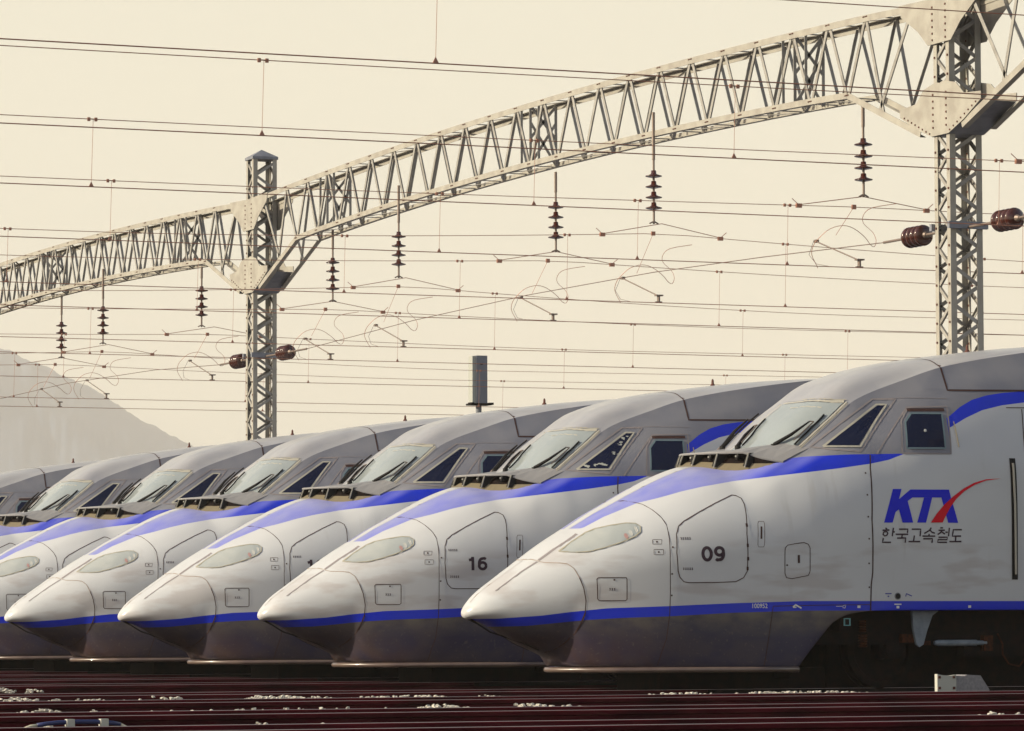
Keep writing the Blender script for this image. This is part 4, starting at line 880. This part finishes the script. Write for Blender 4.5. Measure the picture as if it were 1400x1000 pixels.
# ---------------------------------------------------------------- catenary over each track
JUMP = [(9.05,6.383),(8.751,6.328),(8.671,6.24),(8.687,6.13),(8.813,6.013),(8.825,5.897),(8.736,5.795),(8.604,5.812),(8.472,5.893),(8.277,5.997),(8.115,6.032),(7.953,5.987),(7.855,5.88),(7.829,5.79),(7.854,5.673),(7.968,5.527),(7.99,5.50)]
def smooth_line(p, n=3):
    out = []
    for i in range(len(p)-1):
        a, b, c, d = p[max(i-1, 0)], p[i], p[i+1], p[min(i+2, len(p)-1)]
        for k in range(n):
            s = k/n; out.append(tuple(.5*((2*b[j])+(-a[j]+c[j])*s+(2*a[j]-5*b[j]+4*c[j]-d[j])*s*s+(-a[j]+3*b[j]-3*c[j]+d[j])*s**3) for j in range(len(b))))
    return out+[p[-1]]
def catenary(y, zs, lab, support=True, drops=(), ym=0.0):
    """zs = height of the messenger at the gantry"""
    t = empty('overhead_line', (0, y, 5.5), lab, 'overhead line', 'overhead lines above the tracks')
    def zm(x): return 6.24+(zs-.15-6.24)*abs((x-GX+(25 if x < GX-25 else 0))/1.0)**0*max(0, 1-abs(x-GX)/9.0)**1.6+.00035*(x+4)**2*.3
    xs = [-60+2*k for k in range(30)]+[0+.75*k for k in range(35)]+[26+3*k for k in range(12)]
    mb = MB(); mb.tube([(x, ym, zm(x)-5.5) for x in xs], .0050, 5); mb.build('messenger_wire', M['wire'], t)
    mb = MB(); mb.tube([(x, .0, 0) for x in (-60, -20, 0, 20, 60)], .0060, 5); mb.build('contact_wire', M['wire'], t)
    for x in drops:
        z = zm(x)-5.5
        mb = MB(); mb.tube([(x+.02, ym, z), (x, 0, .01)], .0028, 4); mb.box((x-.045, ym-.012, z-.022), (x-.015, ym+.012, z+.018)); mb.box((x+.035, ym-.012, z-.022), (x+.065, ym+.012, z+.018))
        mb.box((x-.03, ym-.01, z-.004), (x+.05, ym+.01, z+.006)); mb.add([(x-.028,-.008,0),(x+.028,-.008,0),(x+.028,.008,0),(x-.028,.008,0),(x,0,.06)], [(0,1,2,3),(0,1,4),(1,2,4),(2,3,4),(3,0,4)]); mb.build('dropper', M['wire'], t)
    if support:
        for s in (-1, 1):
            xe = GX+s*.97; z = zm(xe)-5.5; mb = MB(); mb.tube([(GX, ym, zs+.01-5.5), (xe, ym, z+.01), (xe+s*.10, ym, z+.09)], .006, 5); mb.box((xe-.04, ym-.02, z-.03), (xe+.04, ym+.02, z+.025)); mb.build('bridle_wire', M['wire'], t)
        jl = smooth_line([(a, b-5.5) for a, b in JUMP]); mb = MB(); mb.tube([(a, .25*math.sin(i/6), b) for i, (a, b) in enumerate(jl)], .0045, 4); mb.build('jumper_cable', M['wire'], t)
        mb = MB(); mb.tube([(8.41, ym, zm(8.4)-5.5), (8.16, .05, .43)], .0035, 4)
        mb.box((8.38, ym-.015, zm(8.4)-5.53), (8.44, ym+.015, zm(8.4)-5.47)); mb.build('hanger_wire', M['wire'], t)
        mb = MB(); mb.tube([(GX-.1, 1.15, .45), (GX, .15, .12)], .0095, 6); mb.tube([(GX-.12, 1.2, .47), (GX-.3, 1.0, .25), (GX-.45, .5, .08), (GX-.5, .05, .01)], .004, 4)
        mb.box((GX-.05, .10, .015), (GX+.05, .14, .03)); mb.box((GX-.012, .09, .02), (GX+.012, .15, .12)); mb.box((GX-.05, .08, .11), (GX+.06, .16, .13)); mb.box((GX-.12, 1.14, .44), (GX-.07, 1.20, .48)); mb.build('steady_arm', M['fitting'], t)
    return t
catenary(-10.3, 6.42, 'overhead line nearest the camera, its contact wire crossing the upper sky', True, (-4.2, 2.6, -11, 15))
catenary(-5.0, 6.42, 'overhead line above the empty track in front of the train numbered 09', True, (-3.86, 1.27, 5.9, -9, 12))
catenary(0.0, 6.42, 'overhead line above the train numbered 09', True, (-4.03, 1.22, 7.3, -9.5, 12.2))
catenary(5.72, 6.45, 'overhead line above the train numbered 16', True, (-2.0, 2.4, 5.2, 7.4, 11))
catenary(12.0, 6.67, 'overhead line above the third train', True, (-6, -1.5, 3.5, 7.0, 10.6, 14))
catenary(15.87, 6.59, 'overhead line above the fourth train', True, (-7, -2.2, 2.6, 6.9, 11.4, 16))
catenary(22.22, 6.69, 'overhead line above the fifth train', True, (-9, -4.3, 0.8, 5.4, 10.2, 15))
catenary(25.76, 6.55, 'overhead line above the sixth train', True, (-11, -6.3, -1.2, 4.0, 9.8, 14.5, 19))
catenary(32.26, 6.54, 'overhead line above the farthest train', True, (-10, -5, 0.3, 5.5, 10.5, 16, 21))
catenary(39.05, 6.64, 'overhead line beyond the farthest train', True, (-9, -4, 1.5, 6.5, 11.6, 17, 23))
catenary(42.41, 6.57, 'farthest overhead line, lowest above the train roofs', True, (-7, -2, 3.3, 8.0, 13.2, 19, 25))
# ---------------------------------------------------------------- cabinet beyond the trains
t = empty('lineside_cabinet', (20.35, 47, -.3), 'tall grey upright box on a dark bracket above the train roofs, right of centre', 'cabinet')
z0 = 6.0+.3; z1 = 7.19+.3
mb = MB(); mb.box((-.115, -.15, z0+.05), (.165, .15, z1)); mb.m = 1; mb.box((-.02, -.158, z1-.22), (.05, -.15, z1-.19)); mb.build('cabinet_box', [M['cabinet'], M['rubber']], t)
mb = MB(); mb.box((-.21, -.12, z0+.05), (-.121, .13, z1-.012)); mb.build('side_box', M['cabinet_pale'], t)
mb = MB(); mb.box((-.25, -.2, z0), (.27, .2, z0+.044)); mb.box((-.28, -.22, z0+.01), (-.21, .0, z0+.06)); mb.box((.2, -.22, z0+.01), (.30, .0, z0+.06)); mb.build('bracket', M['bogie'], t)
mb = MB(); mb.tube([(0, 0, 0), (0, 0, z0)], .07, 12); mb.build('post', M['cap'], t)
# ---------------------------------------------------------------- hill and haze
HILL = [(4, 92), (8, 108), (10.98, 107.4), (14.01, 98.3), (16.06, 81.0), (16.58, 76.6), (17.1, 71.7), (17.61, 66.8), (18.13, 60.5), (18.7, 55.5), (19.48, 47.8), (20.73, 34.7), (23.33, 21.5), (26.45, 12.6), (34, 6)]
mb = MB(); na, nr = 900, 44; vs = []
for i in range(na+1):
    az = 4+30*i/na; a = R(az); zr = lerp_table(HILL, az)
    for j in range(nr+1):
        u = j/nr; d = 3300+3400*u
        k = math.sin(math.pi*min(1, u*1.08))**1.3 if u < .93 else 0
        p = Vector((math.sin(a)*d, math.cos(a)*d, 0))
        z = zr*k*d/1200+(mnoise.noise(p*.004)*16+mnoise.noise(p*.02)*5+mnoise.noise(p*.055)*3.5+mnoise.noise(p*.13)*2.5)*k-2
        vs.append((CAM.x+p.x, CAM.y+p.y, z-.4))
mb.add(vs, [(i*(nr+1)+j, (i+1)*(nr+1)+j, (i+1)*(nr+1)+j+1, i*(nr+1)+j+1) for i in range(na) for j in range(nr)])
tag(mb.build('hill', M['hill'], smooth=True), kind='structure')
HAZE = True
if HAZE:
    mb = MB(); mb.box((-1800, -120, -1.6), (5600, 7600, 520))
    hz = mb.build('haze', []); hz['kind'] = 'stuff'
    hm = bpy.data.materials.new('haze_air'); hm.use_nodes = True; ht = hm.node_tree; ht.nodes.clear()
    ho = ht.nodes.new('ShaderNodeOutputMaterial'); pv = ht.nodes.new('ShaderNodeVolumePrincipled')
    pv.inputs['Color'].default_value = (1.0, .96, .88, 1); pv.inputs['Density'].default_value = .00022; pv.inputs['Anisotropy'].default_value = .0
    ht.links.new(pv.outputs[0], ho.inputs['Volume']); hz.data.materials.append(hm)
